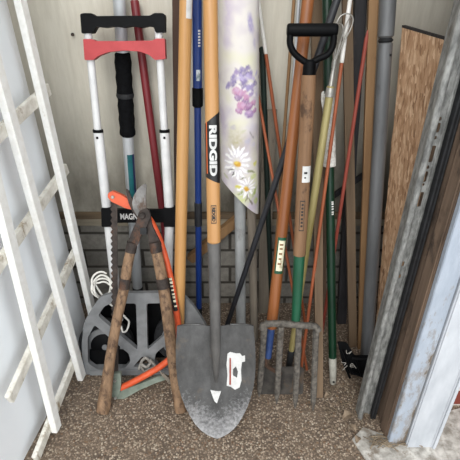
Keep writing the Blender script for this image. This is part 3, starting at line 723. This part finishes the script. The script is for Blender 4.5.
for x, y in ((229, 85), (232, 82), (227, 88), (236, 72), (233, 77)): ell(x, y, 3.4, 2.4, rng.uniform(-1, 1), rng.choice(PU), .4, .85)
for x, y, a in ((236, 92, 5), (242, 94, 5), (238, 98, 4), (246, 101, 5), (242, 106, 6), (249, 107, 5.5), (254, 104, 4), (240, 111, 4), (250, 115, 6), (255, 112, 4), (247, 98, 4)):
    ell(x, y, a*1.1, a*.8, rng.uniform(-.6, .6), rng.choice(PK), .3, .95)
    ell(x+rng.uniform(-1.5, 1.5), y-a*.3, a*.55, a*.35, rng.uniform(-1, 1), (206, 176, 208), .6, .7)
    ell(x, y+a*.5, a*.7, a*.2, rng.uniform(-.3, .3), (128, 96, 148), .7, .6)
for x, y in ((250, 92), (254, 97), (245, 90), (239, 87), (251, 84)): ell(x, y, 2.6, 2, rng.uniform(-1, 1), (228, 222, 226), .5, .9)
for cx_, cy_, R_, n_, sq in ((237, 163, 15, 15, 1.0), (247, 188, 11, 12, .8)):
    for k in range(n_):
        a = k*2*math.pi/n_+.2; l_ = rng.uniform(.85, 1.1)
        ell(cx_+math.cos(a)*R_*.6*l_, cy_-math.sin(a)*R_*.8*sq*l_, R_*.48, R_*.15, a, (214, 208, 220), .3)
        ell(cx_+math.cos(a)*R_*.6*l_, cy_-math.sin(a)*R_*.8*sq*l_, R_*.42, R_*.11, a, (246, 245, 242), .4)
    ell(cx_, cy_+1.5, R_*.33, R_*.22, -.3, (216, 168, 58), .35); ell(cx_-1, cy_, R_*.18, R_*.12, 0, (236, 206, 96), .4)
for x, y, a, b, r_, c in ((256, 166, 4, 3, .5, (214, 210, 92)), (252, 173, 7, 1.5, -.3, (148, 152, 104)), (233, 175, 4.4, .9, 1.3, (104, 102, 96)), (230, 171, 4.5, 1, .2, (116, 114, 104)), (247, 198, 6.5, 1.3, 1.25, (118, 108, 96)), (251, 203, 6, 1.2, -1.0, (128, 118, 102)), (255, 194, 7, 2.4, 1.0, (164, 180, 106)), (238, 187, 4, 2.6, 0, (214, 206, 96)), (241, 193, 5, 1.5, .6, (154, 166, 104)), (256, 204, 4, 5, 0, (188, 200, 128)), (252, 136, 1.2, 6, .5, (164, 158, 158)), (248, 142, 4, 3, 0, (192, 188, 202)), (254, 146, 3.4, 4, 0, (198, 192, 206)), (243, 132, 5, 2, .4, (206, 204, 180)), (233, 128, 4, 3, 0, (198, 192, 196)), (226, 178, 5, 2, -.5, (190, 190, 160)), (254, 178, 5, 3, 0, (206, 214, 150)), (244, 178, 4, 1, .4, (150, 150, 120))):
    ell(x, y, a, b, r_, c, .45, .85)
def addshell(sc_, flip):
    V = [[bm.verts.new((p[0]*sc_, p[1]*sc_, p[2])) for p in row] for row in gr]
    for j in range(ns):
        for i in range(nu):
            idx = [(j, i), (j, i+1), (j+1, i+1), (j+1, i)]
            bm.faces.new([V[a][b] for a, b in (idx[::-1] if flip else idx)])
    return V
Va = addshell(1, False); Vb = addshell(.965, True)
for i in range(nu):
    for j in (0, ns): bm.faces.new((Va[j][i], Va[j][i+1], Vb[j][i+1], Vb[j][i]))
for j in range(ns):
    for i in (0, nu): bm.faces.new((Va[j][i], Va[j+1][i], Vb[j+1][i], Vb[j][i]))
fs = solo(T.name, bm, m_floral, *T.meta, M=T.M, world=False, ang=60)
ca = fs.data.color_attributes.new('print', 'FLOAT_COLOR', 'POINT')
full = np.ones((2*len(uvw), 4), dtype=np.float32); full[:len(uvw), :3] = colr; full[len(uvw):, :3] = lc((224, 222, 216))
ca.data.foreach_set('color', full.ravel())

# ------------------------------------------------------------------ thin rods
T = Rod('thin_rod', 'long black metal rod slanting from upper right behind the wooden handles', 'rod', (337, 0, 1.075), (217, 355), 1.5, solo=True)
r = T.r(150, 7); r0 = T.r(320, 4.5); T.solo_lathe([(r0*.8, 0), (r0, .003), (r*1.0, T.len*.5), (r, T.len-.002), (r*.8, T.len)], m_blackrod, 12)
def marker(label, top, mid, bot, length, mat, w=4, grp='orange fiberglass driveway markers', whitetop=True):
    T = Rod('driveway_marker', label, 'marker rod', top, bot, length, grp)
    r = T.r(150, w)
    if mid == 35: T.len = T.at(40)
    if whitetop:
        sm = T.at(mid); T.cyl('rod', r, r*.95, 0, sm, mat, seg=12); T.cyl('reflective_tip', r*1.05, r*.95, sm, T.len, m_whitetip, seg=12, label='white upper section')
    else:
        T.cyl('rod', r, r*.9, 0, T.len, mat, seg=12)
        bm = bmesh.new(); lathe(bm, [(r*.9, T.len-.001), (r*.8, T.len+.006), (r*.25, T.len+.02)], 12); T.part('pointed_tip', bm, mat)
    return T
marker('orange marker rod emerging from behind the right edge of the floral sheet', (241, 0, 1.185), 60, (307, 370), 1.2, m_fiber, 3.2, whitetop=False)
marker('marker rod with white top crossing the bare wall right of the floral sheet', (258, 0, 1.175), 54, (305, 322), 1.3, m_fiber, 3.4)
marker('marker rod with white top passing in front of the speckled white sleeve', (350, 0, 1.06), 63, (300, 378), 1.3, m_fiber, 3.8)
Tm = marker('reddish pointed rod leaning in front of the charcoal post', (366.5, 38, 1.05), 35, (320, 345), 1.0, m_fiberred, 4, whitetop=False)
T = Rod('plastic_stake', 'thin blackish-green stake close beside the floral sheet', 'stake', (260.5, 0, 1.19), (272, 318), None)
r = T.r(120, 5.5); stp = T.at(48)
T.cyl('shaft', r, r, 0, stp, m_blackgreen, seg=12); bm = bmesh.new(); lathe(bm, [(r*1.1, stp-.008), (r*1.1, stp), (r*.6, stp+.003)], 12); T.part('cap', bm, m_blackgreen)
T = Rod('weathered_board', 'narrow weathered gray board against the wall behind the orange handle', 'board', (271, 60, 1.198), (263, 312), 1.0, solo=True)
T.solo_box(.034, .038, .014, m_graywood, 0, T.at(110))
T = Rod('bamboo_cane', 'thin tan bamboo cane just left of the orange wooden handle', 'cane', (294, 0, 1.145), (270, 326), 1.35)
r = T.r(60, 3.6); T.cyl('cane', r, r*.9, 0, T.len, m_tanwood, seg=10)
for k in range(1, 6):
    bm = bmesh.new(); z = T.len*k/6; lathe(bm, [(r*.95, z-.003), (r*1.2, z), (r*.95, z+.003)], 10); T.part('node', bm, m_tanwood)
T = Rod('metal_rod', 'slim silvery metal rod between the bamboo cane and the orange handle', 'rod', (299, 0, 1.13), (277, 326), 1.35, solo=True)
r = T.r(30, 3.4); T.solo_lathe([(r*.8, 0), (r, .002), (r, T.len-.002), (r*.7, T.len)], m_alu, 10)

# ------------------------------------------------------------------ hoe with orange handle
T = Rod('garden_hoe', 'garden hoe with orange varnished handle and green and cream label', 'hoe', (308, 0, 1.085), (263.5, 398), 1.12)
rh = T.r(200, 11.5)
T.cyl('handle', T.r(320, 11), T.r(0, 12), T.at(328), T.len, m_orangewood, seg=24)
bm = bmesh.new(); patch(bm, rh*1.02, T.at(272), T.at(236), -.75, .95); lb = T.part('label', bm, m_green, label='green bordered label')
bm = bmesh.new(); patch(bm, rh*1.03, T.at(269), T.at(239), -.5, .7); T.part('label_panel', bm, m_cream, lb)
bm = bmesh.new()
for y, a in ((243, .3), (247, .2), (252, .25), (257, .15), (262, .3)): patch(bm, rh*1.04, T.at(y+.9), T.at(y-.9), -.15-a*.5, .2+a*.5, 4, 2)
T.part('label_marks', bm, m_tanwood, lb)
T.cyl('socket', rh*.66, rh*.72, T.at(358), T.at(327), m_dustblue, label='blue painted socket')
a_, b_ = T.pt(267, 357), T.pt(266, 363); c_, d_ = T.pt(270, 368, .01), T.pt(281, 374, .012)
bm = bmesh.new(); tube(bm, smoothpath([a_, b_, c_, d_], 5), .006, 10); T.part('neck', bm, m_neck, label='rusty bent neck')
bm = bmesh.new()
plate(bm, rounded([(259, 369), (266, 366.5), (302, 366.5), (304, 370), (303, 394), (281, 397), (259, 399)], 2, 3), [], .004, lambda x, y, d: T.pt(x, y, .012+d))
T.part('hoe_blade', bm, m_hoeiron, label='broad dusty iron blade')

# ------------------------------------------------------------------ digging fork with D grip
T = Rod('digging_fork', 'four-tined digging fork with black D grip and green socket', 'fork', (309.3, 70, .985), (291, 408), 1.2)
rw = T.r(150, 15); 
T.cyl('handle', T.r(250, 12.5), T.r(80, 15), T.at(256), T.at(74), m_forkwood, seg=24)
rg = T.r(280, 10.5)
T.cyl('socket', rg*.86, rg*1.08, T.at(325), T.at(250), m_green, seg=22, label='green painted socket')
bm = bmesh.new(); patch(bm, rw*.97, T.at(181), T.at(165), -.35, .95); sk = T.part('sticker', bm, m_paper, label='white price sticker')
bm = bmesh.new(); patch(bm, rw*.985, T.at(172.5), T.at(170.5), -.1, .35, 4, 2); patch(bm, rw*.985, T.at(177), T.at(175.5), -.05, .2, 4, 2); T.part('sticker_marks', bm, m_ink, sk)
bm = bmesh.new(); patch(bm, rw*.93, T.at(229), T.at(199), -.45, .3); st_ = T.part('stamp', bm, m_ink, label='faded black stamp')
bm = bmesh.new(); patch(bm, rw*.94, T.at(228), T.at(200), -.37, .22); sg = T.part('stamp_ground', bm, m_forkwood, st_)
bm = bmesh.new()
for y in (203, 206.5, 210, 213, 217, 220.5, 224): patch(bm, rw*.95, T.at(y+1.1), T.at(y-.9), -.22, .08, 4, 2)
T.part('stamp_marks', bm, m_ink, st_)
# D grip
rb = T.r(30, 12.5)
ex = [T.pt(x, 30) for x in (287, 290, 334, 337.5)]
bm = bmesh.new(); tube(bm, [ex[0], ex[0].lerp(ex[1], .4), ex[1], ex[2], ex[2].lerp(ex[3], .6), ex[3]], [rb*.8, rb*.97, rb, rb, rb*.97, rb*.8], 18)
gp = T.part('d_grip', bm, m_black, label='black plastic D grip')
bm = bmesh.new()
tube(bm, smoothpath([T.pt(*p) for p in ((290.5, 32), (290, 43), (293.5, 52), (301, 59), (309, 63), (318, 59), (328, 54), (333, 45), (334, 32))], 6), .0068, 12, flat=1.2)
T.part('yoke', bm, m_black, gp)
T.cyl('neck', T.r(70, 14), T.r(62, 12.5), T.at(79), T.at(60), m_black)
# head: crossbar and four tines, each standing on the ground
tips = [(259, 397), (276.5, 404), (295, 409), (313, 411)]; tops = [(264.5, 325), (281, 326.5), (299, 328), (316, 330)]
bm = bmesh.new(); cpts = [T.pt(x, y, -.011) for x, y in ((262, 329), (264.5, 324.5), (280, 323.5), (292, 324.5), (305, 325.5), (315, 326.5), (318.5, 331))]
sm = smoothpath(cpts, 4); tube(bm, sm, lambda i: .0088*(1+.12*mnoise.noise(Vector((i*.9, 1, 2)))), 10)
hb = T.part('head_bar', bm, m_forkiron, label='crusted gray crossbar')
Minv = T.M.inverted()
for (tx, ty), (ox, oy) in zip(tips, tops):
    A = T.pt(ox, oy, -.011); B = Minv @ G(tx, ty, .002)
    pts = [A.lerp(B, k/9) for k in range(10)]
    bm = bmesh.new(); tube(bm, pts, [.0082*(1+.1*mnoise.noise(Vector((k*.7, tx, 0)))) if k < 8 else (.0066 if k == 8 else .0012) for k in range(10)], 8, flat=.75)
    T.part('tine', bm, m_forkiron)

# ------------------------------------------------------------------ yellow pole with wire loops
T = Rod('wire_loop_pole', 'pale yellow pole topped by a loop of bent steel wire', 'pole', (331, 85, 1.02), (287.5, 376), None)
r = T.r(200, 7.5); sF = T.at(86)
T.cyl('pole', T.r(340, 6), r, T.at(352), sF, m_brass, seg=16, mid=[(r*.98, T.at(230)), (r*1.06, T.at(180)), (r*.98, T.at(130))])
T.cyl('ferrule', r*1.12, r*.42, T.at(97), T.at(66), m_wire, mid=[(r*1.05, T.at(88)), (r*.6, T.at(85))], label='silver ferrule')
T.cyl('end_cap', r*.95, r*1.1, 0, T.at(350), m_rubber, label='black end cap')
base = Vector((0, 0, T.at(67)))
for k, (wd, ln_, ph, tl) in enumerate(((.020, .105, .1, .012), (.018, .098, 1.1, .02), (.014, .085, 2.1, .0))):
    pts = []
    for i in range(25):
        a = i/24; s = math.sin(math.pi*a); x = wd*math.sin(2*math.pi*a)*(.35+.65*s)
        q = Vector((x*math.cos(ph)+tl*s, x*math.sin(ph), ln_*s**.8)); pts.append(base+q)
    bm = bmesh.new(); tube(bm, pts, .0014, 8); T.part('wire_loop', bm, m_wire)
bm = bmesh.new(); lathe(bm, [(.0055, base.z-.002), (.006, base.z+.008), (.005, base.z+.016)], 12); T.part('wire_binding', bm, m_wire)

# ------------------------------------------------------------------ stakes, posts and pipe on the right
T = Rod('wooden_stake', 'rough brown stake standing right beside the fork, foot on the gravel', 'stake', (316.5, 0, 1.185), (319, 396), 1.12, solo=True)
T.solo_box(.019, .026, .016, m_stakewood)
T = Rod('green_pole', 'dark green coated pole with gray plastic foot', 'pole', (327, 0, 1.12), (333, 384), 1.4)
r = T.r(200, 9); T.cyl('pole', r, r*.95, T.at(358), T.len, m_dgreen, seg=20)
bm = bmesh.new(); lathe(bm, [(r*.55, 0), (r*.8, .004), (r*.92, T.at(370)), (r*1.0, T.at(357)), (r*.9, T.at(356))], 18); tp_ = T.part('foot', bm, m_greentip, label='gray plastic foot')
bm = bmesh.new(); lathe(bm, [(r*.3, -r*.9), (r*.3, -r*.5)], 12); bm.transform(Matrix.Translation((0, 0, T.at(380))) @ Matrix.Rotation(math.radians(-90), 4, 'X') @ Matrix.Diagonal((1, 1, 1, 1))); 
for v in bm.verts: v.co.y = -abs(v.co.y)
T.part('foot_hole', bm, m_ink, tp_)
bm = bmesh.new(); lathe(bm, [(r*.9, T.at(167)), (r*1.3, T.at(166)), (r*1.28, T.at(135)), (r*1.22, T.at(105)), (r*1.1, T.at(95)), (r*.7, T.at(91))], 20, 1.05, 1.0)
T.part('sleeve', bm, m_sleeve, label='speckled white sleeve')
bm = bmesh.new(); plate(bm, rounded([(321.5, 91), (327, 91), (329.5, 97), (328.5, 112), (323, 112), (321, 100)], 2.5, 3), [], .006, lambda x, y, d: T.pt(x, y, d-.003)); T.part('sleeve_tab', bm, m_sleeve)
bm = bmesh.new()
for y in (201, 203, 205.5, 208, 211, 213): patch(bm, r*1.03, T.at(y+.8), T.at(y-.5), .1, .6, 4, 2)
T.part('print_marks', bm, m_whitetip, label='tiny pale printed marks')
T = Rod('flat_stake', 'light brown flat wooden stake in front of the charcoal post', 'stake', (347, 0, 1.15), (352.5, 346), 1.35, solo=True)
T.solo_box(.024, .022, .012, m_stakewood)
T = Rod('charcoal_post', 'charcoal painted post between the flat stake and the tan stick', 'post', (360.5, 0, 1.185), (341, 322), 1.35, solo=True)
T.solo_box(.028, .026, .022, m_charcoal)
T = Rod('tan_stick', 'slim tan wooden stick left of the gray pipe', 'stake', (373, 0, 1.15), (360, 348), 1.35, solo=True)
T.solo_box(.016, .024, .012, m_tanwood)
T = Rod('brown_board', 'brown rough board in shadow between the D grip and the wall', 'board', (317, 0, 1.197), (322, 314), 1.15, solo=True)
T.solo_box(.03, .034, .012, m_brownwood)
T = Rod('gray_pipe', 'gray metal pipe with a wider upper section, left of the chipboard', 'pipe', (388, 0, 1.13), (366.5, 356), 1.5)
rp = T.r(150, 13.2)
T.cyl('lower_pipe', T.r(340, 12.2), rp, 0, T.at(42), m_pipe, seg=26)
T.cyl('upper_pipe', rp*1.1, rp*1.1, T.at(38), T.len, m_pipe, seg=26)
T.cyl('dark_joint', rp*1.01, rp*1.02, T.at(43), T.at(38), m_rubber, seg=26)
T.cyl('joint_ring', rp*1.02, rp*1.02, T.at(254), T.at(251), m_charcoal, seg=26)
T.cyl('coupling', rp*1.02, rp*1.03, .001, T.at(254), m_pipe, seg=26)
bm = bmesh.new(); box(bm, (rp*.5, -rp*.98, T.at(55)), (.004, .004, .005)); T.part('screw', bm, m_ink)
# slanting sticks fixed on the wall
bm = bmesh.new(); a, b = P(320, 205, 1.21), P(368, 172, 1.21); bar(bm, a, b, .014, .014, Vector((0, 1, 0)))
solo('dark_stick', bm, m_charcoal, 'short dark stick slanting on the wall behind the light brown flat stake', 'stick')
bm = bmesh.new(); a, b = P(190, 259, 1.205), P(240, 217, 1.205); bar(bm, a, b, .028, .03, Vector((0, 1, 0)))
solo('wooden_brace', bm, m_tanwood, 'slanting tan wooden brace on the wall between shovel handle and blue pole', 'brace')

# chipboard
t = NT('chipboard'); v = t.coords((1, 1, .2)); 
vn = t.n('ShaderNodeTexVoronoi'); vn.inputs['Scale'].default_value = 260; t.l(v, vn.inputs['Vector'])
sc_ = t.n('ShaderNodeSeparateColor'); t.l(vn.outputs['Color'], sc_.inputs[0])
f = t.noise(t.coords((1, 1, .22)), 150, 8, .8)
mixf = t.math('ADD', t.math('MULTIPLY', sc_.outputs[0], .38), t.math('MULTIPLY', f, .66))
col = t.ramp(mixf, [(.24, lin((124, 88, 62))), (.4, lin((186, 144, 108))), (.6, lin((208, 168, 132))), (.8, lin((238, 208, 174)))])
t.bump(f, .5, .003); m_osb = t.fin(col, .8)
m_osbedge = simple('dark_board_edge', (50, 46, 44), (76, 70, 66), 60, rough=.9)
A0, A1 = P(402, 27, 1.15), P(443, 39, 1.06)
ed = (A1-A0); ed.z = 0; ed.normalize(); wB = .115
B0 = G(373, 352); B0.z = 0
up_ = (A0-B0).normalized(); nb = ed.cross(up_).normalized()
bm = bmesh.new(); nb = up_.cross(ed).normalized(); ed = nb.cross(up_).normalized()
Mb = Matrix((ed, nb, up_)).transposed().to_4x4(); Mb.translation = B0
hb_ = (A0-B0).length
nn = Vector(Mb.col[1][:3])
rnd = random.Random(5); out = [(0, 0), (wB, 0), (wB, hb_)]
a1 = Mb.inverted() @ A1; hr = hb_ + (a1.z-hb_)*wB/a1.x
out = [(0, .0)] + [(wB, 0)] + [(wB, hr)] + [(0, hb_)] + [(rnd.uniform(-.0015, .0015), hb_*(1-k/24)) for k in range(1, 24)]
plate(bm, out, [], .012, lambda x, y, d: Vector((x, d, y)))
ob = empty('chipboard_sheet', 'upright strip of tan chipboard with a dark top edge', 'board', Mb)
part('board', bm, m_osb, ob)
bm = bmesh.new(); plate(bm, [(0, hb_-.001), (wB, hr-.001), (wB, hr+.004), (0, hb_+.004)], [], .013, lambda x, y, d: Vector((x, d-.0005, y))); part('top_edge', bm, m_osbedge, ob, label='dark top edge')

# perforated angle and rubber strip
root = empty('perforated_angle', 'galvanized steel angle with punched slots, standing before the chipboard', 'steel angle', Matrix.Translation((.351, .77, 0)))
zt = 1.75; X0, X1 = .339, .369
def zat(py):
    return P(400, py, .768).z
holes = []
for ya, yb, w_ in ((124, 120, .005), (136, 126, .0065), (143, 139, .005), (166, 149, .010), (173, 169, .005), (186, 175, .0065), (190, 187, .005), (211, 196, .010), (271, 266, .006), (283, 279, .005)):
    cx_ = .3525; w_ *= 1.25; za, zb = zat(ya), zat(yb)
    holes.append(rounded([(cx_-w_/2, za), (cx_+w_/2, za), (cx_+w_/2, zb), (cx_-w_/2, zb)], .0025, 2))
bm = bmesh.new(); plate(bm, [(X0-.006, 0), (X1, 0), (X1, zt), (X0-.006, zt)], holes, .002, lambda x, y, d: Vector((x+.006+(.010)*y, .784+d, y)))
part('front_flange', bm, m_galv, root, True)
bm = bmesh.new()
tube(bm, [Vector((X0+.005, .770, 0)), Vector((X0+.005+.010*zt, .770, zt))], .0065, 12); part('rolled_edge', bm, m_galv, root, True)
bm = bmesh.new(); plate(bm, [(0, 0), (.03, 0), (.03, zt), (0, zt)], [], .002, lambda x, y, d: Vector((X0+d+.010*y, .768+x, y))); part('side_flange', bm, m_galv, root, True)
bm = bmesh.new(); tube(bm, [Vector((X1+.001, .7845, 0)), Vector((X1+.001+.010*zt, .7845, zt))], .0024, 8); part('rib', bm, m_galv, root, True)
bm = bmesh.new(); tube(bm, [Vector((.3685, .784, 0)), Vector((.3685+.010*zt, .784, zt))], .0018, 8); tube(bm, [Vector((X0+.0095, .780, 0)), Vector((X0+.0095+.010*zt, .780, zt))], .0014, 8); part('rib', bm, m_galv, root, True)
bm = bmesh.new(); plate(bm, [(.373, 0), (0.385, 0), (0.385, 1.2), (.373, 1.2)], [], .012, lambda x, y, d: Vector((x+.010*y, .769+d, y)))
for xx_ in (.3755, .3825): tube(bm, [Vector((xx_, .769, 0)), Vector((xx_+.012, .769, 1.2))], .003, 8)
solo('rubber_strip', bm, m_rubber, 'black rubber strip upright between the steel angle and raw wood jamb', 'rubber strip')

# black plastic bracket at the foot of the pipe
root = empty('plastic_bracket', 'dusty black plastic bracket on the ground at the gray pipe foot', 'bracket', Matrix.Translation(G(354, 378)))
bm = bmesh.new()
a = G(346, 378, .012)
plate(bm, rounded([(337, 341), (347, 342), (354, 355), (370, 355), (370, 367), (365, 378), (350, 374), (343, 366)], 2, 3), [], .02, lambda x, y, d: P(x, y, .888+(378-y)*.0013+d) )
part('bracket_plate', bm, m_black, root, True)
bm = bmesh.new()
for (x0, y0, x1, y1) in ((343, 350, 352, 374), (347, 370, 366, 378), (352, 358, 369, 360), (356, 360, 362, 376), (344, 364, 350, 378)):
    tube(bm, [P(x0, y0, .888), P(x1, y1, .876)], .0035, 8)
part('ribs', bm, m_black, root, True)
bm = bmesh.new()
for k in range(5):
    x, y = 342+rnd.random()*12, 352+rnd.random()*20
    pts = [P(x+rnd.uniform(-3, 3), y+rnd.uniform(-3, 3), .878+rnd.uniform(-.004, .004)) for _ in range(4)]
    tube(bm, smoothpath(pts, 4), .0011, 5)
o = part('cobweb', bm, m_dirtycord, root, True, 'grayish cobweb fluff'); o['kind'] = 'stuff'

# ------------------------------------------------------------------ litter on the ground
m_leaf = simple('dry_leaf', (122, 104, 86), (160, 142, 120), 60, rough=.9, bump=.3)
m_straw = simple('dry_straw', (112, 96, 78), (158, 142, 120), 60, rough=.9, bump=.2)
def leaf(px, py, s, a, label):
    c = G(px, py, .004); bm = bmesh.new(); n = 9; L_, R_, M_ = [], [], []
    for i in range(n+1):
        k = i/n; w = s*.35*math.sin(math.pi*k)**.8*(1+.2*math.sin(k*17)); zc = .008*math.sin(k*3)+.003
        M_.append(bm.verts.new((s*(k-.5), 0, zc))); L_.append(bm.verts.new((s*(k-.5), w, zc+w*.55+.002))); R_.append(bm.verts.new((s*(k-.5), -w, zc+w*.4+.001)))
    for i in range(n):
        bm.faces.new((M_[i], M_[i+1], L_[i+1], L_[i])); bm.faces.new((M_[i], R_[i], R_[i+1], M_[i+1]))
    bmesh.ops.remove_doubles(bm, verts=bm.verts[:], dist=1e-5)
    r_ = bmesh.ops.solidify(bm, geom=bm.faces[:], thickness=.0008)
    return solo('dry_leaf', bm, m_leaf, label, 'leaf', 'dry leaves on the gravel', M=Matrix.Translation(c) @ Matrix.Rotation(a, 4, 'Z'), world=False)
leaf(347, 418, .032, .5, 'largest dry leaf, lying left of the steel angle foot')
leaf(352, 430, .025, 2.2, 'curled dry leaf in front of the steel angle foot')
leaf(357, 441, .02, 1.1, 'small dry leaf at the broken edge of pale concrete')
leaf(327, 398, .02, .4, 'pale scrap of dry leaf between stake and green pole foot')
bm = bmesh.new()
for k in range(46):
    x, y = 372+rnd.random()*44, 437+rnd.random()*10 - abs(rnd.gauss(0, 2))
    c = G(x, y, .007+rnd.random()*.004); a = rnd.uniform(-1, 1); l_ = rnd.uniform(.008, .028)
    d = Vector((math.cos(a), math.sin(a), rnd.uniform(-.1, .15)))*l_
    tube(bm, smoothpath([c-d, c+Vector((0, 0, .003)), c+d], 3), rnd.uniform(.0008, .0018), 5)
for k in range(60):
    x, y = 325+rnd.random()*45, 385+rnd.random()*45
    c = G(x, y, .004); a = rnd.uniform(-3, 3); l_ = rnd.uniform(.004, .016)
    d = Vector((math.cos(a), math.sin(a), .05))*l_
    tube(bm, [c-d, c+d], rnd.uniform(.0007, .0014), 5)
solo('straw_litter', bm, m_straw, 'dry straw and twig bits scattered at the foot of the jamb', 'litter', kind='stuff')
m_stone = simple('pale_pebble', (150, 134, 116), (186, 172, 152), 80, rough=.85, bump=.3)
m_stone2 = simple('brown_pebble', (104, 80, 62), (142, 116, 92), 80, rough=.85, bump=.3)
bm = bmesh.new()
for k in range(900):
    x, y = rnd.uniform(40, 380), 345+95*rnd.random()**.7*1.2
    c = G(x, y, .001)
    if c.x > .36 or c.y < .55: continue
    s = rnd.uniform(.0012, .0034)
    r_ = bmesh.ops.create_icosphere(bm, subdivisions=1, radius=s, matrix=Matrix.Translation(c) @ Matrix.Rotation(rnd.random()*3, 4, 'Z') @ Matrix.Diagonal((1.3, .9, .7, 1)))
    mi = 0 if rnd.random() < .5 else 1
    for v in r_['verts']:
        for f_ in v.link_faces: f_.material_index = mi
solo('loose_gravel', bm, [m_stone, m_stone2], 'loose pale and brown gravel lying over the ground', 'gravel', kind='stuff')
# nail in the wall
bm = bmesh.new(); c = P(73.5, 34, WALL)
tube(bm, [c+Vector((0, .004, 0)), c+Vector((0, -.008, 0))], .0022, 8); tube(bm, [c+Vector((0, -.007, 0)), c+Vector((0, -.009, 0))], .0042, 10)
solo('nail', bm, m_rust, 'rusty nail in the bare wall between trellis and hand truck', 'nail')

# ------------------------------------------------------------------ light
w = bpy.data.worlds.new('world'); scn.world = w; w.use_nodes = True
wt = w.node_tree; bg = wt.nodes['Background']
# overcast sky, brighter over the open yard in front of the wall
tc = wt.nodes.new('ShaderNodeTexCoord'); dt = wt.nodes.new('ShaderNodeVectorMath'); dt.operation = 'DOT_PRODUCT'
dt.inputs[1].default_value = Vector((.28, -.82, .48)).normalized(); wt.links.new(tc.outputs['Generated'], dt.inputs[0])
mr = wt.nodes.new('ShaderNodeMapRange'); mr.interpolation_type = 'SMOOTHSTEP'
for k, vv in ((1, -.3), (2, 1.0), (3, .22), (4, 1.75)): mr.inputs[k].default_value = vv
wt.links.new(dt.outputs['Value'], mr.inputs[0]); wt.links.new(mr.outputs[0], bg.inputs['Strength'])
bg.inputs['Color'].default_value = (.94, .975, 1.0, 1)
sun = bpy.data.lights.new('sun', 'SUN'); sun.energy = 1.3; sun.angle = math.radians(28); sun.color = (1, .97, .92)
so = bpy.data.objects.new('sun', sun); C.objects.link(so); so.rotation_euler = (math.radians(50), 0, math.radians(-10))
scn.view_settings.view_transform = 'Standard'; scn.view_settings.look = 'None'
scn.view_settings.gamma = 1; scn.view_settings.exposure = 0.27; scn.view_settings.use_curve_mapping = False
